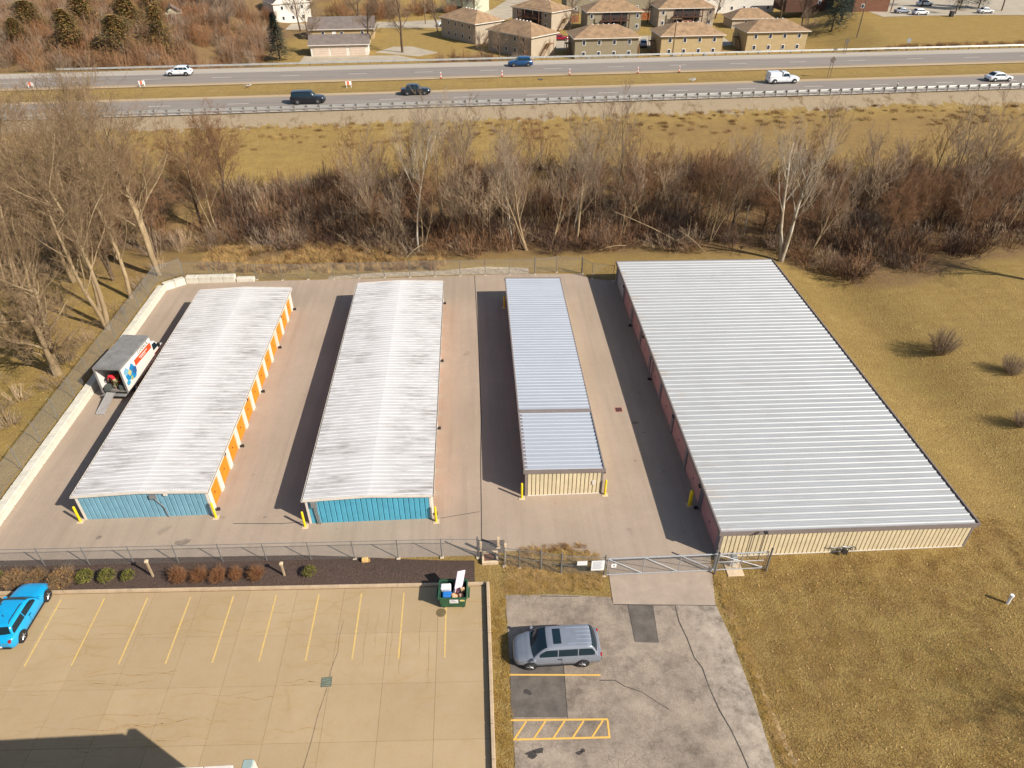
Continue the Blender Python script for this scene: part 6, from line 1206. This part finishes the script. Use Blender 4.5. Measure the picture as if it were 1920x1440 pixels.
CG = [simple('cedar_olive', srgb(122, 106, 50), .9, .3, .6), simple('cedar_rust', srgb(148, 106, 58), .9, .3, .6)]; CD = [simple('spruce_green', srgb(46, 58, 38), .9, .3, .6), simple('spruce_dark', srgb(32, 42, 30), .9, .3, .6)]
ced = [conifer(400+i, 9+i, 5.2-.5*i, 7500, CG, .45) for i in range(2)]; spr = [conifer(410, 13, 4.2, 5200, CD, .7), conifer(411, 11, 3.0, 3800, CD, .8)]
random.seed(61)
for x, y, me, sc, lb in ((-74, 168, ced[0], 1.05, 'rust-olive cedar just behind the far guard rail, nearest of the group'), (-86, 172, ced[1], 1.0, 'rust-olive cedar second from the left in the cedar group'), (-68, 175, ced[1], .95, 'rust-brown cedar right of the nearest cedar'), (-80, 190, ced[0], 1.1, 'darker olive cedar in the middle of the cedar group'), (-92, 194, ced[1], 1.1, 'olive cedar at the back left of the cedar group'), (-82, 211, ced[0], 1.0, 'olive cedar next to the small green shed'), (-106, 196, ced[0], 1.0, 'olive cedar farthest left in the cedar group'), (-100, 178, ced[1], .8, 'small cedar among brush at the left edge')):
    o = plant_tree('cedar_tree', lb, x, y, me, random.uniform(0, 6), sc, 'cedars left beyond the highway'); o.scale = (sc*random.uniform(.75, 1.1), sc*random.uniform(.75, 1.1), sc*random.uniform(.8, 1.15))
for x, y, me, sc, lb in ((-46, 188, spr[1], .95, 'dark narrow spruce left of the striped lawn'), (99, 209, spr[0], 1.1, 'big dark evergreen left of the lawn utility pole'), (146, 229, spr[0], .85, 'dark evergreen among the car park trees'), (153, 231, spr[1], .95, 'narrow dark evergreen at the far top right'), (105, 217, spr[0], 1.1, 'dark evergreen behind the big one near the lawn pole')):
    plant_tree('evergreen_tree', lb, x, y, me, random.uniform(0, 6), sc, 'dark evergreens beyond the highway')
fart = [gen_tree(170+i, 15, .3, 1, .6, .25, (10, 8, 5, 3), .034, .25, bm_=B_brn, tm_=T_gry) for i in range(3)]
for i, (x, y, sc, lb) in enumerate(((-40, 196, .85, 'round-crowned bare tree left of the garage block'), (-26.2, 199, 1.0, 'bare tree standing behind the right end of the garage block'), (-17, 196, 1.15, 'tall bare tree beside the forked driveway'), (-31, 224, .95, 'bare tree behind the low grey-roofed house'), (-1.5, 252, .9, 'bare tree in front of the pale green gabled house'), (96, 222, .8, 'bare shrubby tree beside the big evergreen'), (140, 221, .7, 'bare tree at the edge of the car park'), (137, 234, .8, 'bare tree among the parked cars at the top right'), (7, 183.5, .55, 'small bare tree by the far guard rail in front of the angled house'), (13, 184, .5, 'low bare tree right of the small one by the far guard rail'), (3, 186, .5, 'little bare tree left of the half hidden house'), (157, 226, .8, 'bare tree at the far top right corner'), (-62, 205, .8, 'bare tree right of the shed among the brush'), (-70, 228, .9, 'bare tree in front of the tan house at the top left'), (-48, 226, .9, 'bare tree in front of the white gabled house'), (-97, 166, .75, 'pale bare tree at the left edge behind the guard rail'), (-9, 224, .9, 'bare tree on the verge of the winding street'), (31, 239, .75, 'bare tree beside the left orange fence'), (53.5, 234, .7, 'bare tree between the two balcony houses'), (76, 240, .8, 'bare tree behind the low beige garage'), (95, 236, .85, 'bare tree left of the dark shaded house'), (2, 240, .8, 'bare tree at the bend of the winding street'), (90.5, 204, .6, 'small bare tree right of the rightmost tan house'), (27.5, 215, .55, 'small bare tree by the red parked car'), (66, 216, .5, 'small bare tree in the gap right of the middle tan house'))):
    plant_tree('bare_tree', lb, x, y, fart[i % 3], i, sc, 'bare trees beyond the highway')
fb = [stems(260+i, 50, 4.4, 2.6, .026, 11, .35) for i in range(3)]; items = []
random.seed(63)
for i in range(640):
    x = random.uniform(-135, -44); y = random.uniform(155, 240); s_, t_ = st(x, y)
    if t_ < 34.5 or x > -47-(y-165)*.12+random.uniform(-2, 2): continue
    items.append((x, y, tz(x, y), random.uniform(0, 6.28), random.uniform(.8, 1.4), random.uniform(.7, 1.4), i % 3, random.choice((0, 0, 1, 2, 2))))
for i in range(46): x = random.uniform(-9, 14); y = random.uniform(170, 187); items.append((x, y, tz(x, y), random.uniform(0, 6.28), .6, random.uniform(.4, .8), i % 3, random.choice((1, 2))))
for i in range(150): x = random.uniform(-140, 200); y = random.uniform(285, 330); items.append((x, y, tz(x, y), random.uniform(0, 6.28), random.uniform(1.2, 2), random.uniform(1.4, 2.6), i % 3, random.choice((0, 1))))
for i in range(40): x = random.uniform(-45, -5); y = random.uniform(243, 262); items.append((x, y, tz(x, y), random.uniform(0, 6.28), random.uniform(.8, 1.3), random.uniform(.8, 1.4), i % 3, random.choice((0, 1))))
strew('woodland_brush', 'reddish brown mass of bare brush beyond the far guard rail and behind the houses', 'brush', items, fb, [T_brn, T_red, T_gry])
